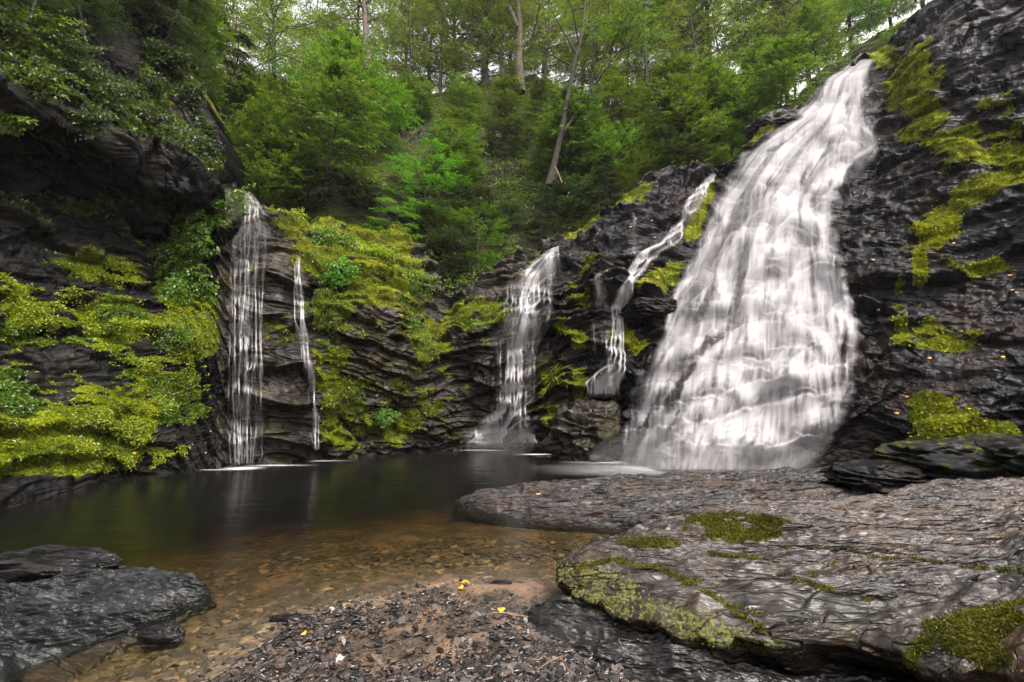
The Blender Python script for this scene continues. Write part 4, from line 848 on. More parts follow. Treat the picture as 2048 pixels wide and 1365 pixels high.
# ---------------------------------------------------------------- trees
def perp(d):
    a = np.cross(d, [0, 0, 1.]); return unit(a) if np.linalg.norm(a) > 1e-3 else np.array([1., 0, 0])
def grow(seed, H, tr, crown0, crad, nlimb, nsub, nspray, nleaf, ll, droop=.1, rise=.35, lean=(0, 0), shape='round', layer=0., trunk_pts=None, forks=None):
    r_ = np.random.default_rng(seed); wood = MB()
    if trunk_pts is None:
        t = np.linspace(0, 1, 12); wob = np.cumsum(r_.normal(0, .012*H, (12, 2)), 0)
        tp_ = np.stack([lean[0]*t*H+wob[:, 0]*t, lean[1]*t*H+wob[:, 1]*t, t*H], -1)
    else: tp_ = np.array(trunk_pts, float); t = np.linspace(0, 1, len(tp_))
    rad = tr*(1-.82*t**.9)+.15*tr*np.exp(-t*25)*2
    wood.tube(tp_, rad, 9)
    stems = [(tp_, tr)]
    for fk in (forks or []):
        fk = np.array(fk, float); wood.tube(fk, np.linspace(tr*.6, tr*.12, len(fk)), 7); stems.append((fk, tr*.6))
    S0, SD, SL = [], [], []
    for i in range(nlimb):
        stp, sr = stems[i % len(stems)]; tt = np.linspace(0, 1, len(stp))
        u = crown0+(1-crown0)*((i+r_.random())/nlimb); 
        if len(stems) > 1 and (i % len(stems)): u = .25+.75*r_.random()
        p0 = np.array([np.interp(u, tt, stp[:, k_]) for k_ in range(3)])
        az = i*2.39996+r_.normal(0, .3); uu = (u-crown0)/(1-crown0+1e-6)
        prof = {'round': math.sin(math.pi*min(.97, .18+.78*uu))**.7, 'cone': 1.05-.9*uu, 'flat': .6+.4*math.sin(math.pi*uu)}[shape]
        L = crad*prof*r_.uniform(.7, 1.15)
        d = np.array([math.cos(az), math.sin(az), rise+r_.normal(0, .15)+.5*uu*(shape == 'round')]); d = unit(d)
        n_ = 6; q = np.linspace(0, 1, n_)[:, None]
        side = perp(d)*r_.normal(0, .12*L)
        pts = p0+d*q*L+side*q**2+np.array([0, 0, -1])*droop*L*q**2+r_.normal(0, .02*L, (n_, 3))*q
        wood.tube(pts, np.linspace(sr*.28*(1-.5*uu)+.006, .006, n_), 5)
        for j in range(nsub):
            v = .22+.78*(j+r_.random())/nsub; ps = np.array([np.interp(v, q[:, 0], pts[:, k_]) for k_ in range(3)])
            dd = unit(pts[min(n_-1, int(v*(n_-1))+1)]-pts[int(v*(n_-1))] if v < .99 else d)
            sg = 1 if j % 2 else -1
            d2 = unit(dd*.75+perp(dd)*sg*r_.uniform(.5, 1.1)+np.array([0, 0, r_.normal(0, .16*(1-layer))]))
            L2 = L*.42*(1.15-v*.6)*r_.uniform(.6, 1.2)
            pe = ps+d2*L2+np.array([0, 0, -droop*L2*.6])
            wood.tube(np.stack([ps, (ps+pe)/2+r_.normal(0, .03*L2, 3), pe]), [.010, .007, .004], 3)
            for k_ in range(nspray):
                x = (k_+.6)/nspray; s_ = 1 if k_ % 2 else -1
                S0.append(ps+(pe-ps)*x); SD.append(unit(d2+perp(d2)*s_*r_.uniform(.3, 1.)+np.array([0, 0, r_.normal(0, .2*(1-layer))]))); SL.append(r_.uniform(.7, 1.25))
    S0 = np.array(S0); SD = np.array(SD); SL = np.array(SL)[:, None]*ll*nleaf*.42
    n = len(S0); a = np.linspace(.08, 1, nleaf)[None, :, None]
    dro = np.array([0, 0, -1.])*droop*1.2
    pos = S0[:, None]+SD[:, None]*SL[:, None]*a+dro*SL[:, None]*a**2
    sgn = np.where(np.arange(nleaf) % 2, 1, -1)[None, :, None]
    pp = unit(np.cross(SD, [0, 0, 1.]))[:, None]
    ax = unit(SD[:, None]*.7+pp*sgn*.8+r_.normal(0, .22, (n, nleaf, 3))+[0, 0, -.15])
    nr = np.array([0, 0, 1.])+r_.normal(0, .38-.15*layer, (n, nleaf, 3))
    cl = np.repeat(np.clip(.5+.28*r_.normal(size=(n, 1)), 0, 1), nleaf, 1)+r_.normal(0, .12, (n, nleaf))
    cl = np.clip(cl, 0, .92); cl[r_.random(cl.shape) < .006] = 1
    L_ = ll*r_.uniform(.65, 1.2, (n, nleaf))
    lf = MB(); leaves(lf, pos.reshape(-1, 3), ax.reshape(-1, 3), nr.reshape(-1, 3), L_.ravel(), L_.ravel()*.58, cl.ravel())
    return wood, lf
protos = {}
def proto(key, lmat, bmat, **kw):
    wd, lf = grow(**kw); protos[key] = (wd.mesh('trunk', bmat, 'moss'), lf.mesh('crown', lmat, smooth=False))
for i in range(3): proto(('tall', i), M_leafC, M_bark, seed=10+i, H=15, tr=.20, crown0=.16, crad=4.2, nlimb=48, nsub=8, nspray=5, nleaf=9, ll=.17, droop=.12, rise=.35)
for i in range(3): proto(('young', i), M_leafA, M_bark, seed=20+i, H=6, tr=.07, crown0=.2, crad=2.2, nlimb=34, nsub=7, nspray=5, nleaf=10, ll=.135, droop=.14, rise=.5, layer=.3, shape='round')
for i in range(2): proto(('dark', i), M_leafB, M_bark, seed=30+i, H=7, tr=.09, crown0=.08, crad=2.3, nlimb=44, nsub=9, nspray=5, nleaf=10, ll=.08, droop=.22, rise=.1, layer=.8, shape='cone')
for i in range(2): proto(('shrub', i), M_leafB, M_bark, seed=40+i, H=1.7, tr=.03, crown0=.05, crad=1.2, nlimb=26, nsub=7, nspray=5, nleaf=8, ll=.09, droop=.1, rise=.6, shape='round')
for i in range(2): proto(('bright', i), M_leafD, M_bark, seed=50+i, H=3.4, tr=.04, crown0=.12, crad=1.5, nlimb=20, nsub=7, nspray=5, nleaf=10, ll=.08, droop=.14, rise=.3, layer=.8, shape='flat')
proto(('yellow', 0), M_leafY, M_bark, seed=60, H=2.2, tr=.03, crown0=.1, crad=1.1, nlimb=14, nsub=6, nspray=4, nleaf=8, ll=.075, droop=.1, rise=.3, layer=.8, shape='flat')
def put(kind, i, loc, sc_, rz, label, group=None, name='tree', cat='tree', tilt=(0, 0)):
    tm, cm = protos[(kind, i)]
    e = empty(name, tuple(loc), rz, sc_); e.rotation_euler = (tilt[0], tilt[1], rz)
    obj('trunk' if name != 'shrub' else 'stem', tm, e); obj('crown' if name != 'shrub' else 'foliage', cm, e)
    tag(e, label, cat, group); return e
r3 = np.random.default_rng(77)
def zone(px):
    z = [(0, 'at the far left behind the cliff'), (260, 'above the left cliff edge'), (480, 'above the narrow veil'), (700, 'behind the reddish pine trunk'), (960, 'left of the straight dark trunk'), (1060, 'around the pinkish-barked tree'), (1240, 'behind the leaning two-stemmed tree'), (1420, 'above the side cascade'), (1600, 'left of the big waterfall head'), (1800, 'above the big waterfall head')]
    return next((t_ for x_, t_ in z if px < x_), 'behind the right cliff')
# beyond the ridge: crowns with the sky between them
GF = 'forest trees beyond the ridge'
for i in range(40):
    px = -150+i*2350/40+r3.normal(0, 25); D = r3.uniform(30, 46)
    rid = ht(px)+ (20 if px < 1500 else 0)
    base = P(px, rid, D); 
    put('tall', i % 3, (base[0], base[1], base[2]-1.2), r3.uniform(.85, 1.25), r3.uniform(0, 6), 'tall forest tree on the skyline '+zone(px), GF)
# hillside understorey
GU = 'dark understorey trees on the hillside'
for i in range(74):
    px = r3.uniform(480, 1560); v = r3.uniform(.12, .98); py = hb(px)*(1-v)+ht(px)*v
    if py > 520 and px > 1050: continue
    if 540 < px < 860 and py > 290: continue
    if 860 < px < 1080 and py > 400: continue
    put('dark' if r3.random() < .12 else 'young', int(r3.integers(0, 2)), hillP(px, py)-[0, 0, .2], r3.uniform(.5, .95)*(1 if v < .55 else .72), r3.uniform(0, 6), ('high' if v > .6 else 'low' if v < .3 else 'halfway')+' hillside understorey tree '+zone(px), GU, tilt=(R(r3.uniform(4, 14)), 0))
named = [
 ('young', 0, 545, 372, None, 1.0, 'leafy young beech leaning out over the narrow veil', 12),
 ('young', 1, 640, 420, None, .95, 'layered beech with bright sprays left of centre', 14),
 ('young', 2, 700, 330, None, 1.15, 'full pale green tree rising above the left ledges', 8),
 ('bright', 0, 845, 470, None, 1.25, 'slim sapling with bright green tips at centre', 6),
 ('bright', 1, 900, 400, None, 1.2, 'upright sapling standing against the dark hillside centre', 4),
 ('young', 0, 1000, 330, None, .75, 'mid green tree below the ridge line at centre', 8),
 ('bright', 0, 960, 560, None, 1.05, 'bright horizontal branches of a sapling over the dark recess', 16),
 ('bright', 1, 780, 520, None, .8, 'small bright sapling above the mossy bank', 10),
 ('dark', 0, 1080, 500, None, .45, 'dark evergreen bush on the shoulder above the middle waterfall', 10),
 ('dark', 1, 1130, 360, None, .8, 'dusky hemlock halfway up the hillside', 6),
 ('young', 2, 1230, 300, None, .8, 'loose green tree beside the fallen red log', 6),
 ('dark', 0, 1420, 320, None, .6, 'low dark bush at the head of the side cascade', 6),
 ('young', 1, 1540, 240, None, .8, 'overhanging green tree left of the top of the big waterfall', 6),
 ('young', 0, 1640, 150, None, .85, 'yellowish green tree just above the top of the big waterfall', 6),
 ('bright', 1, 1740, 60, None, 1.3, 'vivid green tree right of the top of the big waterfall', 10),
 ('bright', 0, 1830, 0, None, 1.3, 'vivid green branches above the right cliff', 10),
 ('bright', 0, 690, 330, None, 1.5, 'bright spreading sapling right of the layered beech', 18),
 ('bright', 1, 600, 300, None, 1.3, 'bright topped sapling left of the reddish pine trunk', 14),
 ('yellow', 0, 1235, 380, None, 1.0, 'yellowing sapling in front of the dark ledges', 10)]
for (k_, i, px, py, D, sc_, lab, tl) in named:
    put(k_, i, hillP(px, py)-[0, 0, .1], sc_, r3.uniform(0, 6), lab, tilt=(R(tl), 0))
# tree masses on the left cliff top
for j, (px, py, D, sc_, k_, lab) in enumerate([(250, 20, 13.5, .8, 'dark', 'dark tree rooted on the left cliff top at the upper edge'), (330, 110, 15, .85, 'young', 'glossy leaved tree hanging from the left cliff edge'), (385, 215, 15.5, .75, 'young', 'glittering leafy tree on the end of the left cliff'),
      (300, 40, 16.5, 1.2, 'young', 'spreading beech behind the left cliff edge'), (420, 330, 19, .9, 'dark', 'shadowy tree in the gap behind the left cliff'), (450, 372, 23, 1.1, 'young', 'sunlit yellow green tree seen through the gap'), (120, -60, 13, .8, 'dark', 'black tree mass over the left cliff')]):
    put(k_, j % 2, P(px, py, D)-[0, 0, .3], sc_, j*1.3, lab, tilt=(R(-4), R(12)))
for j, (px, py, D, sc_, k_) in enumerate([(20, -120, 9.6, .75, 'dark'), (120, -90, 10.6, .8, 'young'), (210, -40, 11.6, .8, 'dark'), (260, 40, 12.5, .7, 'dark'), (320, 100, 13.2, .6, 'dark'), (60, 30, 9.3, .4, 'dark'), (170, 60, 10.6, .45, 'dark')]):
    put(k_, j % 2, P(px, py, D)-[0, 0, .2], sc_, j*1.7+.5, ['shadowed tree overhanging the far top left corner', 'leafy dark tree crown above the left cliff top', 'dark tree leaning over the left cliff slope', 'dark drooping tree where the left cliff meets the forest', 'small dark tree low on the left cliff edge', 'small dark evergreen on the left cliff slope', 'dark bushy evergreen in the middle of the left cliff slope'][j], tilt=(R(8), R(10)))
# individually visible trunks
def bigtree(label, pts, D, r0, fork=None, cr=3.2, mat=M_bark, lmat=M_leafC, nl=30, crown0=.45, seed=1, ll=.11):
    W = [P(x, y, d if d else D) for (x, y, *dd) in pts for d in [dd[0] if dd else D]]
    W = np.array(W); o = W[0].copy(); fk = [np.array([P(x, y, D) for x, y in f_])-o for f_ in (fork or [])]
    wd, lf = grow(seed=seed, H=1, tr=r0, crown0=crown0, crad=cr, nlimb=nl, nsub=7, nspray=5, nleaf=9, ll=ll, trunk_pts=W-o, forks=fk)
    e = empty('tree', tuple(o)); obj('trunk', wd.mesh('trunk', mat, 'moss'), e); obj('crown', lf.mesh('crown', lmat, smooth=False), e); tag(e, label, 'tree'); return e
bigtree('straight pinkish-barked tree with side branches on the ridge', [(1040, 185), (1038, 120), (1040, 60), (1036, 0), (1035, -120), (1030, -300)], 29, .30, fork=[[(1036, 55), (1020, 20), (1008, -30), (990, -120)], [(1040, 95), (1075, 65), (1110, 60)]], mat=M_barkL, seed=81, crown0=.3, cr=4)
bigtree('straight dark trunk left of the pinkish-barked tree', [(975, 200), (968, 120), (965, 40), (962, -60), (960, -300)], 30, .27, seed=82, crown0=.4)
bigtree('thick reddish pine trunk at upper left', [(735, 150), (732, 80), (728, 0), (722, -150), (720, -300)], 26, .24, mat=M_barkL, seed=83, crown0=.35)
bigtree('dark leaning tree with two curving stems rooted above the middle waterfall', [(1098, 372), (1108, 330), (1124, 260), (1134, 200), (1150, 120), (1166, 60), (1170, 0), (1165, -120)], 20.5, .17, fork=[[(1110, 320), (1130, 262), (1168, 205), (1212, 135), (1240, 100), (1262, 88)], [(1212, 135), (1235, 60), (1280, 0), (1300, -80)]], mat=M_bark, seed=84, crown0=.4, cr=2.6, nl=40, ll=.085, lmat=M_leafA)
bigtree('slender dark tree on the skyline right of centre', [(1292, 240), (1294, 160), (1290, 90), (1288, 0), (1286, -150)], 27, .16, seed=85, crown0=.3, cr=2.8)
bigtree('grey trunk standing in the gap above the narrow veil', [(487, 362), (480, 320), (474, 270), (470, 180), (468, 60), (465, -100)], 20, .18, mat=M_barkL, seed=86, crown0=.35, cr=3, ll=.085, lmat=M_leafA)
bigtree('dark trunk high on the left among bright leaves', [(545, 300), (548, 150), (546, 40), (546, -100)], 25, .2, seed=87, crown0=.4)
for j, (x, yb) in enumerate([(640, 270), (820, 225), (880, 205), (1000, 185), (1085, 185), (1180, 205), (1215, 215), (1255, 222), (1330, 240), (1370, 245), (1395, 245), (1440, 250), (1480, 245), (1550, 225), (1590, 200)]):
    bigtree('thin ridge trunk '+zone(x)+(', taller one' if j % 2 else ''), [(x, yb+8), (x+r3.normal(0, 5), yb-100), (x+r3.normal(0, 9), yb-220), (x+r3.normal(0, 12), yb-420)], r3.uniform(28, 36), r3.uniform(.06, .13), seed=100+j, crown0=.25, nl=16, cr=2.2)['group'] = 'thin trunks along the ridge'
# ---------------------------------------------------------------- bushes, herbs and moss
def bush(label, px, py, D, rx, rz, ry, lmat, n, ll, seed, name='bush', droop=.5, cat='bush'):
    r_ = np.random.default_rng(seed); o = P(px, py, D)
    d = unit(r_.normal(size=(n, 3))); d[:, 1] = -np.abs(d[:, 1])*.9+.1
    rad = (.45+.55*r_.random(n)**.5)*(1.05+1.1*fbm(d*1.7+seed, 3, seed)+.5*fbm(d*5+seed, 2, seed+1))
    c = d*rad[:, None]*[rx, ry, rz]; c[:, 0] += c[:, 2]*r_.uniform(-.3, .5)+.15*rx*np.sin(c[:, 2]/rz*5)
    ax = unit(d*[1, 1, .2]+r_.normal(0, .5, (n, 3))+[0, 0, -droop]); nr = unit(d*.5+[0, -.35, .9]+r_.normal(0, .3, (n, 3)))
    L_ = ll*r_.uniform(.55, 1.2, n); lf = MB(); cl = np.clip(.5+.5*fbm(d*4+seed, 2, 5)+r_.normal(0, .15, n), 0, .92)
    leaves(lf, c, ax, nr, L_, L_*.75, cl)
    st = MB()
    for i in range(9):
        e_ = unit(r_.normal(size=3))*[rx, ry*.5, rz]*.7; st.tube(np.array([[0, ry*.6, -rz*.6], e_*.5+[0, ry*.2, 0], e_]), [.014, .01, .005], 4)
    e = empty(name, tuple(o)); obj('foliage', lf.mesh('foliage', lmat, smooth=False), e); obj('stem', st.mesh('stem', M_bark, 'moss'), e); tag(e, label, cat); return e
def cb(label, px, py, rx, rz, lmat, n, ll, seed, out=.15, **kw):
    """bush rooted on the rock wall; rx, rz in picture units"""
    D = float(cliffD(px, py)); D2 = np.linalg.norm(bil(SURF, np.array([px]), np.array([py]))[0]-P(px, py, D)); D = float(bil(SURF, np.array([px]), np.array([py]))[0][1])
    m_ = D/FPX; return bush(label, px, py, D-out, rx*m_, rz*m_, min(rx, rz)*m_*.6, lmat, n, ll, seed, **kw)
cb('tall bright green leafy clump hanging left of the narrow veil', 370, 525, 58, 62, M_leafD, 3200, .10, 901)
cb('bright green leafy clump high beside the head of the narrow veil', 420, 432, 52, 44, M_leafD, 2400, .10, 902)
cb('lower tail of leaves beneath the tall green clump', 345, 605, 32, 42, M_leafD, 1100, .08, 903)
cb('small rounded green clump above the yellow moss', 350, 675, 34, 30, M_leafD, 900, .06, 904)
cb('broad green leafy mound right of the thin trickle', 660, 495, 55, 36, M_leafD, 2400, .09, 905)
cb('green mound spilling below the broad leafy mound', 675, 550, 36, 28, M_leafD, 1100, .08, 906)
cb('yellow green grassy clump beside the narrow veil', 572, 450, 34, 34, M_leafE, 1800, .08, 907, droop=.9)
cb('yellow green herb mound on the mossy bank', 740, 520, 62, 40, M_leafE, 2600, .07, 908)
cb('olive ferny clump at the end of the mossy bank', 820, 575, 52, 46, M_leafA, 2400, .07, 909)
cb('yellow grassy tuft on the left wall', 240, 655, 52, 20, M_leafE, 1800, .05, 910, droop=.2)
cb('small vivid green fern in the dark crevice', 822, 648, 18, 13, M_leafD, 350, .06, 911)
cb('small green plant on the dark wall by the recess', 960, 655, 18, 13, M_leafD, 350, .06, 912)
cb('small green fern cluster low on the wall above the waterline', 765, 830, 24, 18, M_leafD, 450, .06, 913)
for j, (x, y, rx, rz) in enumerate([(60, 55, 90, 40), (130, 110, 80, 40), (200, 190, 60, 40), (60, 170, 70, 30), (280, 245, 50, 30), (345, 290, 55, 30), (410, 350, 28, 35), (170, 250, 50, 22), (385, 300, 25, 30), (20, 250, 40, 20), (300, 180, 40, 25)]):
    cb(['dark fern clump high on the left cliff', 'green fern drift below the high fern clump', 'leafy patch on the slope of the left cliff', 'straggly weeds at the left edge of the cliff brow', 'green sprigs on the brow of the left cliff', 'fresh leafy patch near the end of the cliff brow', 'leafy tuft at the tip of the left cliff', 'sparse plants hanging from the cliff brow', 'small leafy sprig just before the cliff tip', 'dry weeds at the far left of the brow', 'dim leaf patch under the overhanging tree'][j], x, y, rx, rz, M_leafB if j % 3 else M_leafA, 1300, .085, 920+j, name='shrub', cat='shrub')
for j, (x, y, k_, sc_) in enumerate([(620, 425, 'shrub', .9), (720, 440, 'shrub', .8), (880, 560, 'shrub', 1.0), (910, 520, 'shrub', .9), (1020, 470, 'shrub', .8), (1150, 440, 'shrub', 1.0), (1250, 360, 'shrub', .9), (1330, 330, 'shrub', .9), (1400, 300, 'shrub', 1.0), (850, 500, 'shrub', 1), (950, 450, 'shrub', 1), (1180, 330, 'shrub', 1.1)]):
    put(k_, j % 2, hillP(x, y)-[0, .1, .15], sc_*1.1, j, ['dark shrub at the top of the bank beside the narrow veil', 'dark shrub on the bank between veil and recess', 'dark shrub in the shadowed recess, left one', 'dark shrub deep in the shadowed recess', 'dark shrub above the right side of the recess', 'low shrub at the shoulder of the middle waterfall', 'low shrub under the yellowing sapling', 'low shrub on the ledge above the side cascade', 'low shrub at the head of the side cascade', 'dark shrub under the slim centre saplings', 'shrub beneath the pale leaning branch', 'shrub by the foot of the leaning two-stemmed tree'][j], 'hillside undergrowth shrubs', name='shrub', cat='shrub', tilt=(R(15), 0))
for j, (x, y, rx, rz) in enumerate([(285, 40, 40, 34), (330, 125, 36, 34), (372, 205, 30, 34), (408, 275, 24, 34), (425, 330, 16, 26), (300, 110, 50, 26)]):
    cb(['leafy mass on the upper end of the left cliff edge', 'ferny clump halfway down the left cliff edge', 'hanging leaves on the steep left cliff edge', 'leafy fringe near the tip of the left cliff', 'lowest fringe of leaves beside the narrow veil head', 'dark fern bed behind the ferny clump'][j], x, y, rx, rz, M_leafB, 1500, .11, 990+j, name='shrub', cat='shrub', out=.25)
# moss tufts over the mossy rock
def tufts(label, x0, x1, y0, y1, n, thr, ll, mat, seed, name='moss', wfun=None):
    r_ = np.random.default_rng(seed); px = r_.uniform(x0, x1, n); py = r_.uniform(y0, y1, n)
    mval = bil(MOSS, px, py); ok = (mval > thr-.12+.55*r_.random(n)) & (py < bot(px)-6) & (py > top(px))
    px, py = px[ok], py[ok]; c = bil(SURF, px, py); nr = unit(bil(SN, px, py)); n = len(px)
    lf = MB(); ax = unit(nr*.45+r_.normal(0, .6, (n, 3))+[0, 0, -.2]); L_ = ll*(.35+1.5*r_.random(n)**1.6)
    cl = np.clip(.46+.9*fbm(c*1.6, 5, seed, .65)+r_.normal(0, .13, n), 0, .92)
    leaves(lf, c+nr*.004, ax, unit(nr+r_.normal(0, .35, (n, 3))+[0, 0, .3]), L_, L_*.7, cl)
    tag(obj(name, lf.mesh(name, mat, smooth=False)), label, name, kind='stuff')
tufts('yellow green moss and small herbs over the left wall', -60, 435, 470, 1000, 170000, .42, .028, M_leafM, 950)
tufts('dim green moss streaks under the left overhang', -60, 430, 250, 520, 30000, .22, .04, M_leafB, 951)
tufts('moss and herbs over the back wall', 560, 1100, 430, 915, 150000, .42, .032, M_leafM, 952)
tufts('bright moss cushions on the right cliff', 1100, 2060, 60, 940, 200000, .28, .045, M_leafM, 953)

def herbs(label, x0, x1, y0, y1, n, thr, ll, mat, seed, sel=.1):
    r_ = np.random.default_rng(seed); px = r_.uniform(x0, x1, n); py = r_.uniform(y0, y1, n)
    c = bil(SURF, px, py); q = fbm(c*1.1+seed, 3, seed)
    ok = (bil(MOSS, px, py) > thr) & (q > sel) & (py < bot(px)-12); px, py, c, q = px[ok], py[ok], c[ok], q[ok]
    nr = unit(bil(SN, px, py)); n = len(px); h = np.clip((q-sel)*.5, 0, .07)*r_.random(n)
    lf = MB(); L_ = ll*r_.uniform(.5, 1.3, n)
    leaves(lf, c+nr*h[:, None], unit(nr*.5+r_.normal(0, .6, (n, 3))+[0, 0, -.3]), unit(nr*.4+r_.normal(0, .3, (n, 3))+[0, 0, 1]), L_, L_*.7, np.clip(.5+.5*fbm(c*2, 2, 3)+r_.normal(0, .15, n), 0, .92))
    tag(obj('herbs', lf.mesh('herbs', mat, smooth=False)), label, 'herbs', kind='stuff')
herbs('fresh green herbs growing through the moss of the left wall', -60, 440, 520, 960, 90000, .35, .055, M_leafA, 960)
herbs('yellow green herbs on the left wall', -60, 440, 520, 940, 90000, .3, .05, M_leafE, 961, .05)
herbs('mixed green herbs on the back wall', 560, 1050, 430, 880, 80000, .35, .055, M_leafE, 962, .05)
herbs('deeper green herbs on the back wall', 560, 1050, 430, 880, 60000, .35, .06, M_leafA, 963, .08)

tufts('dark ferns and weeds over the brow of the left cliff', -60, 430, -150, 420, 90000, .22, .09, M_leafB, 970, name='weeds')
tufts('green weeds on the slope above the left brow', -60, 430, 0, 420, 26000, .4, .09, M_leafA, 971, name='weeds')

def slab_tufts(label, V, mo, n, thr, ll, mat, seed):
    r_ = np.random.default_rng(seed); rel = V-np.array([0, 0, CAM_Z]); fw = rel[..., 1]*CP+rel[..., 2]*SP; bx = 1024+FPX*rel[..., 0]/np.maximum(fw, .2)
    J, I = np.nonzero((mo > thr) & (bx > 1000) & (bx < 2150)); q = r_.integers(0, len(J), n); nr = unit(grid_normals(V)); nr = nr*np.sign(nr[..., 2:3]+1e-9)
    c = V[J[q], I[q]]+r_.normal(0, .006, (n, 3)); nn = nr[J[q], I[q]]; lf = MB(); L_ = ll*r_.uniform(.5, 1.4, n)
    leaves(lf, c, unit(nn*.7+r_.normal(0, .6, (n, 3))), unit(nn+r_.normal(0, .5, (n, 3))), L_, L_*.6, np.clip(.5+.6*fbm(c*5, 3, seed)+r_.normal(0, .15, n), 0, .92))
    tag(obj('moss', lf.mesh('moss', mat, smooth=False)), label, 'moss', kind='stuff')
M_leafG = leaf_mat('moss_green', c4(.03, .035, .004), c4(.15, .16, .012), trans=.3, gloss=.02)
slab_tufts('dark green moss filling the cracks of the pale slab', V1, mo1, 45000, .5, .016, M_leafG, 980)

# ---------------------------------------------------------------- fallen leaves, logs, twigs
M_fl = [plain_mat('fallen_leaf_'+n_, c4(*a), c4(*b), .5, 30) for n_, a, b in (('yellow', (.55, .30, .02), (.75, .45, .04)), ('orange', (.42, .16, .03), (.6, .28, .05)), ('pale', (.45, .33, .15), (.6, .45, .22)))]
def fleaf(size, mat, seed):
    r_ = np.random.default_rng(seed); K = 14; th = np.linspace(0, 2*np.pi, K, endpoint=False)
    rr = size*(.75+.25*np.cos(th)+.12*np.abs(np.sin(th*2.5)))*(1+r_.normal(0, .06, K)); z = size*.18*np.cos(th*2+1)+size*.08
    T_ = np.stack([rr*np.cos(th), rr*np.sin(th)*.7, z], -1); B_ = T_-[0, 0, size*.03]
    V = np.concatenate([T_, B_, [[0, 0, size*.05], [0, 0, size*.02]]]); ar = np.arange(K); nx_ = (ar+1) % K
    F3 = np.concatenate([np.stack([ar, nx_, ar*0+2*K], -1), np.stack([nx_+K, ar+K, ar*0+2*K+1], -1)])
    return mesh_np('fallen_leaf', V, [F3, np.stack([ar, ar+K, nx_+K, nx_], -1)], mat)
for (px, py, m_, sz, z, lab) in ((932, 1166, 0, .045, .05, 'yellow leaf pair end at the tip of the gravel bank'), (922, 1174, 0, .028, .05, 'smaller yellow leaf just below the largest yellow leaf'), (1000, 1220, 0, .035, .09, 'orange yellow leaf lying by the twig on the gravel'), (608, 1266, 0, .022, .05, 'small yellow leaf at the left edge of the gravel'), (1075, 988, 1, .04, .2, 'orange leaf on the low dark slab'), (1392, 1133, 2, .045, .4, 'cream coloured leaf on the pale slab')):
    g = G(px, py, z); z2 = max(z, float(bedz(np.array([g[0]]), np.array([g[1]]))[0])+.035) if z < .1 else z
    o = obj('fallen_leaf', fleaf(sz*1.3, M_fl[m_], px), loc=tuple(G(px, py, z2+.0))); o.rotation_euler = (.2, .1, px); tag(o, lab, 'leaf')
fm = [fleaf(.055, M_fl[i], 40+i) for i in range(3)]
def strew(n, x0, x1, y0, y1, lab, grp, seed, col):
    r_ = np.random.default_rng(seed); k_ = 0
    while k_ < n:
        px, py = r_.uniform(x0, x1), r_.uniform(y0, y1)
        if py > bot(px)-8 or py < top(px)+8 or (fallL(py)-20 < px < fallR(py)+15): continue
        c = bil(SURF, np.array([px]), np.array([py]))[0]; nr = unit(bil(SN, np.array([px]), np.array([py]))[0])
        o = obj('fallen_leaf', fm[col[k_ % len(col)]], loc=tuple(c+nr*.025)); o.rotation_mode = 'QUATERNION'; o.rotation_quaternion = Vector(nr).to_track_quat('Z', 'Y'); s_ = r_.uniform(.5, 1.1)*(1 if px > 1500 else .8); o.scale = (s_,)*3
        tag(o, lab, 'leaf', grp); k_ += 1
strew(60, 1100, 1420, 370, 640, 'tiny pale orange leaf stuck to the wet rock left of the big waterfall', 'leaves dotting the rock left of the big waterfall', 1, (1, 2))
strew(12, 1150, 1340, 640, 880, 'small leaf on the dark rock between the middle and big waterfalls', 'leaves between the middle and big waterfalls', 2, (1, 2))
strew(16, 1720, 2040, 450, 900, 'orange leaf stuck on the black wet cliff at right', 'orange leaves on the right cliff', 3, (1, 1, 0))
strew(16, 80, 430, 820, 950, 'yellowish leaf caught on the lower left wall', 'leaves on the lower left wall', 4, (0, 2))
def log(name, label, pts, r0, mat, cat='log', stubs=()):
    mb = MB(); W = np.array([P(*p_) for p_ in pts]); o = W[0].copy(); t_ = np.linspace(0, 1, 14); tt = np.linspace(0, 1, len(W))
    Q = np.stack([np.interp(t_, tt, (W-o)[:, i]) for i in range(3)], -1); Q += .25*r0*fbm(Q*3/max(r0, .02)*.1, 2, 3)[:, None]
    mb.tube(Q, r0*(1-.35*t_), 9); mb.tube(Q[[0, 0]]+[[0, 0, 0], [-.001, 0, 0]], [r0, .001], 9); mb.tube(Q[[-1, -1]]+[[0, 0, 0], [.001, 0, 0]], [r0*.65, .001], 9)
    for (u, dx, dy, dz) in stubs:
        b_ = Q[int(u*13)]; mb.tube(np.array([b_, b_+[dx*.5, dy*.5, dz*.6], b_+[dx, dy, dz]]), [r0*.4, r0*.3, r0*.12], 6)
    tag(obj(name, mb.mesh(name, mat, 'moss'), loc=tuple(o)), label, cat)
def hD(px, py, k_=.8): return float(hillD(px, py))-k_
log('fallen_log', 'reddish fallen log high on the hillside beyond the cliff', [(1208, 250, hD(1208, 250)), (1250, 242, hD(1250, 242)), (1298, 236, hD(1298, 236))], .11, M_dead, stubs=((.5, .1, -.2, .3),))
log('fallen_log', 'dark log jammed across the gap behind the left cliff tip', [(428, 300, 15.6), (468, 300, 16.2), (512, 297, 17)], .09, M_bark, stubs=((.6, .15, 0, .3),))
log('fallen_log', 'pale bare branch leaning on the slope above the recess', [(950, 388, hD(950, 388)), (985, 372, hD(985, 372)), (1010, 358, hD(1010, 358))], .05, M_dead, 'branch', stubs=((.4, .2, 0, .3), (.7, -.1, 0, .4)))
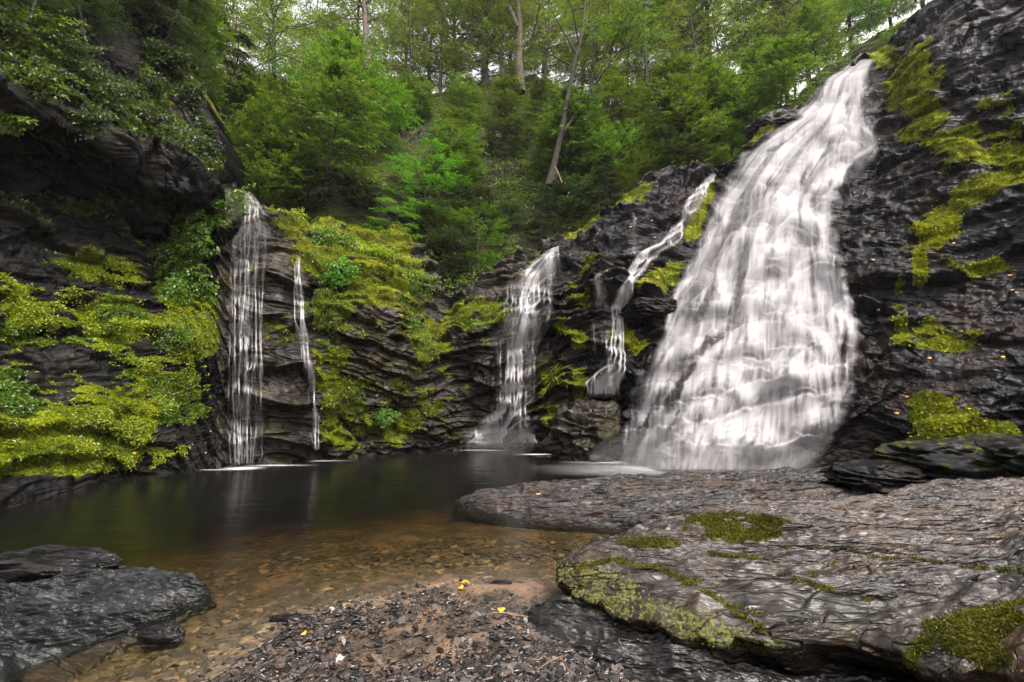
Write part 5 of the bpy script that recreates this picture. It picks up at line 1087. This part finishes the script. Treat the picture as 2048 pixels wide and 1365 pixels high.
log('root', 'pale roots hanging from the foot of the leaning tree', [(1110, 335, 20.1), (1118, 350, 20), (1124, 366, 19.9)], .04, M_dead, 'root', stubs=((.5, -.3, 0, -.3),))
g1, g2 = G(985, 1226, .12), G(1056, 1234, .12)
mb = MB(); mb.tube(np.array([g1, (g1*2+g2)/3+[0, 0, .008], (g1+g2*2)/3, g2])-g1, [.006, .007, .006, .004], 7); mb.tube(np.array([(g2-g1)*.4, (g2-g1)*.4+[.02, .04, .01]]), [.004, .002], 5)
tag(obj('twig', mb.mesh('twig', M_dead, 'moss'), loc=tuple(g1)), 'pale pinkish twig lying beside the yellow leaf on gravel', 'twig')
g1, g2 = G(1075, 1340, .12), G(1125, 1312, .13)
mb = MB(); mb.tube(np.array([g1, (g1+g2)/2+[0, 0, .01], g2])-g1, [.004, .004, .003], 6); tag(obj('twig', mb.mesh('twig', M_dead, 'moss'), loc=tuple(g1)), 'straw coloured stalk at the foot of the black rock', 'twig')

m, t = newmat('haze'); k = N(t)
vp = k.n('ShaderNodeVolumePrincipled', {'Color': c4(.95, .97, 1), 'Density': .00035}).outputs[0]
k.n('ShaderNodeOutputMaterial', {'Volume': vp})
hx0, hx1, hy0, hy1, hz0, hz1 = -310, 310, -310, 310, -12, 62
V = [(hx0, hy0, hz0), (hx1, hy0, hz0), (hx1, hy1, hz0), (hx0, hy1, hz0), (hx0, hy0, hz1), (hx1, hy0, hz1), (hx1, hy1, hz1), (hx0, hy1, hz1)]
tag(obj('haze', mesh_np('haze', V, np.array([(3, 2, 1, 0), (4, 5, 6, 7), (0, 1, 5, 4), (1, 2, 6, 5), (2, 3, 7, 6), (3, 0, 4, 7)]), m, smooth=False)), 'thin damp haze filling the gorge', 'haze', kind='stuff')

m, t = newmat('mist'); k = N(t)
k.n('ShaderNodeOutputMaterial', {'Volume': k.n('ShaderNodeVolumePrincipled', {'Color': c4(1, 1, 1), 'Density': .10}).outputs[0]})
def mist(label, px, py, D, sx, sy, sz):
    u = np.linspace(0, 2*np.pi, 40, endpoint=False)[None]; v_ = np.linspace(-np.pi/2, np.pi/2, 22)[:, None]
    S = np.stack(np.broadcast_arrays(np.cos(v_)*np.cos(u), np.cos(v_)*np.sin(u), np.sin(v_)), -1)
    S = S*(1+.22*fbm(S*1.6+px, 3, 3))[..., None]*[sx, sy, sz]
    tag(obj('mist', mesh_np('mist', S, grid_faces(22, 40, wrap=True), m), loc=tuple(P(px, py, D))), label, 'mist', kind='stuff')
mist('soft spray hanging at the foot of the big waterfall', 1400, 925, 9.9, 2.4, .7, .75)
mist('faint spray at the foot of the middle waterfall', 1000, 888, 13.6, 1.1, .5, .5)

M_stone = rock_mat('bank_stone', c4(.02, .018, .017), c4(.10, .08, .07), c4(.14, .08, .05), bump=.3, scale=6, rough=(.2, .5), spec=.5)
for i, (px, py, r_, lab) in enumerate([(698, 1212, .022, 'pale round pebble at the water edge of the gravel'), (820, 1300, .035, 'flat brown stone near the middle of the gravel'), (905, 1255, .03, 'dark flat stone below the yellow leaf pair'), (690, 1352, .03, 'rusty brown stone low on the gravel'), (1010, 1345, .034, 'grey stone in the chips beside the black rock'), (958, 1302, .026, 'reddish pebble left of the black rock'), (770, 1258, .03, 'grey wedge stone near the upper gravel edge'), (560, 1330, .034, 'dark wedge stone at the lower left gravel edge'), (880, 1345, .028, 'tan pebble near the bottom of the gravel'), (1000, 1270, .03, 'brown stone just below the twig')]):
    g = G(px, py, .09); z = float(bedz(np.array([g[0]]), np.array([g[1]]))[0]); g = G(px, py, z+.03)
    boulder('stone', lab, px, py, g[1], r_, r_*.7, r_*.4, M_stone, 700+i, cat='stone', rot=i*.9)
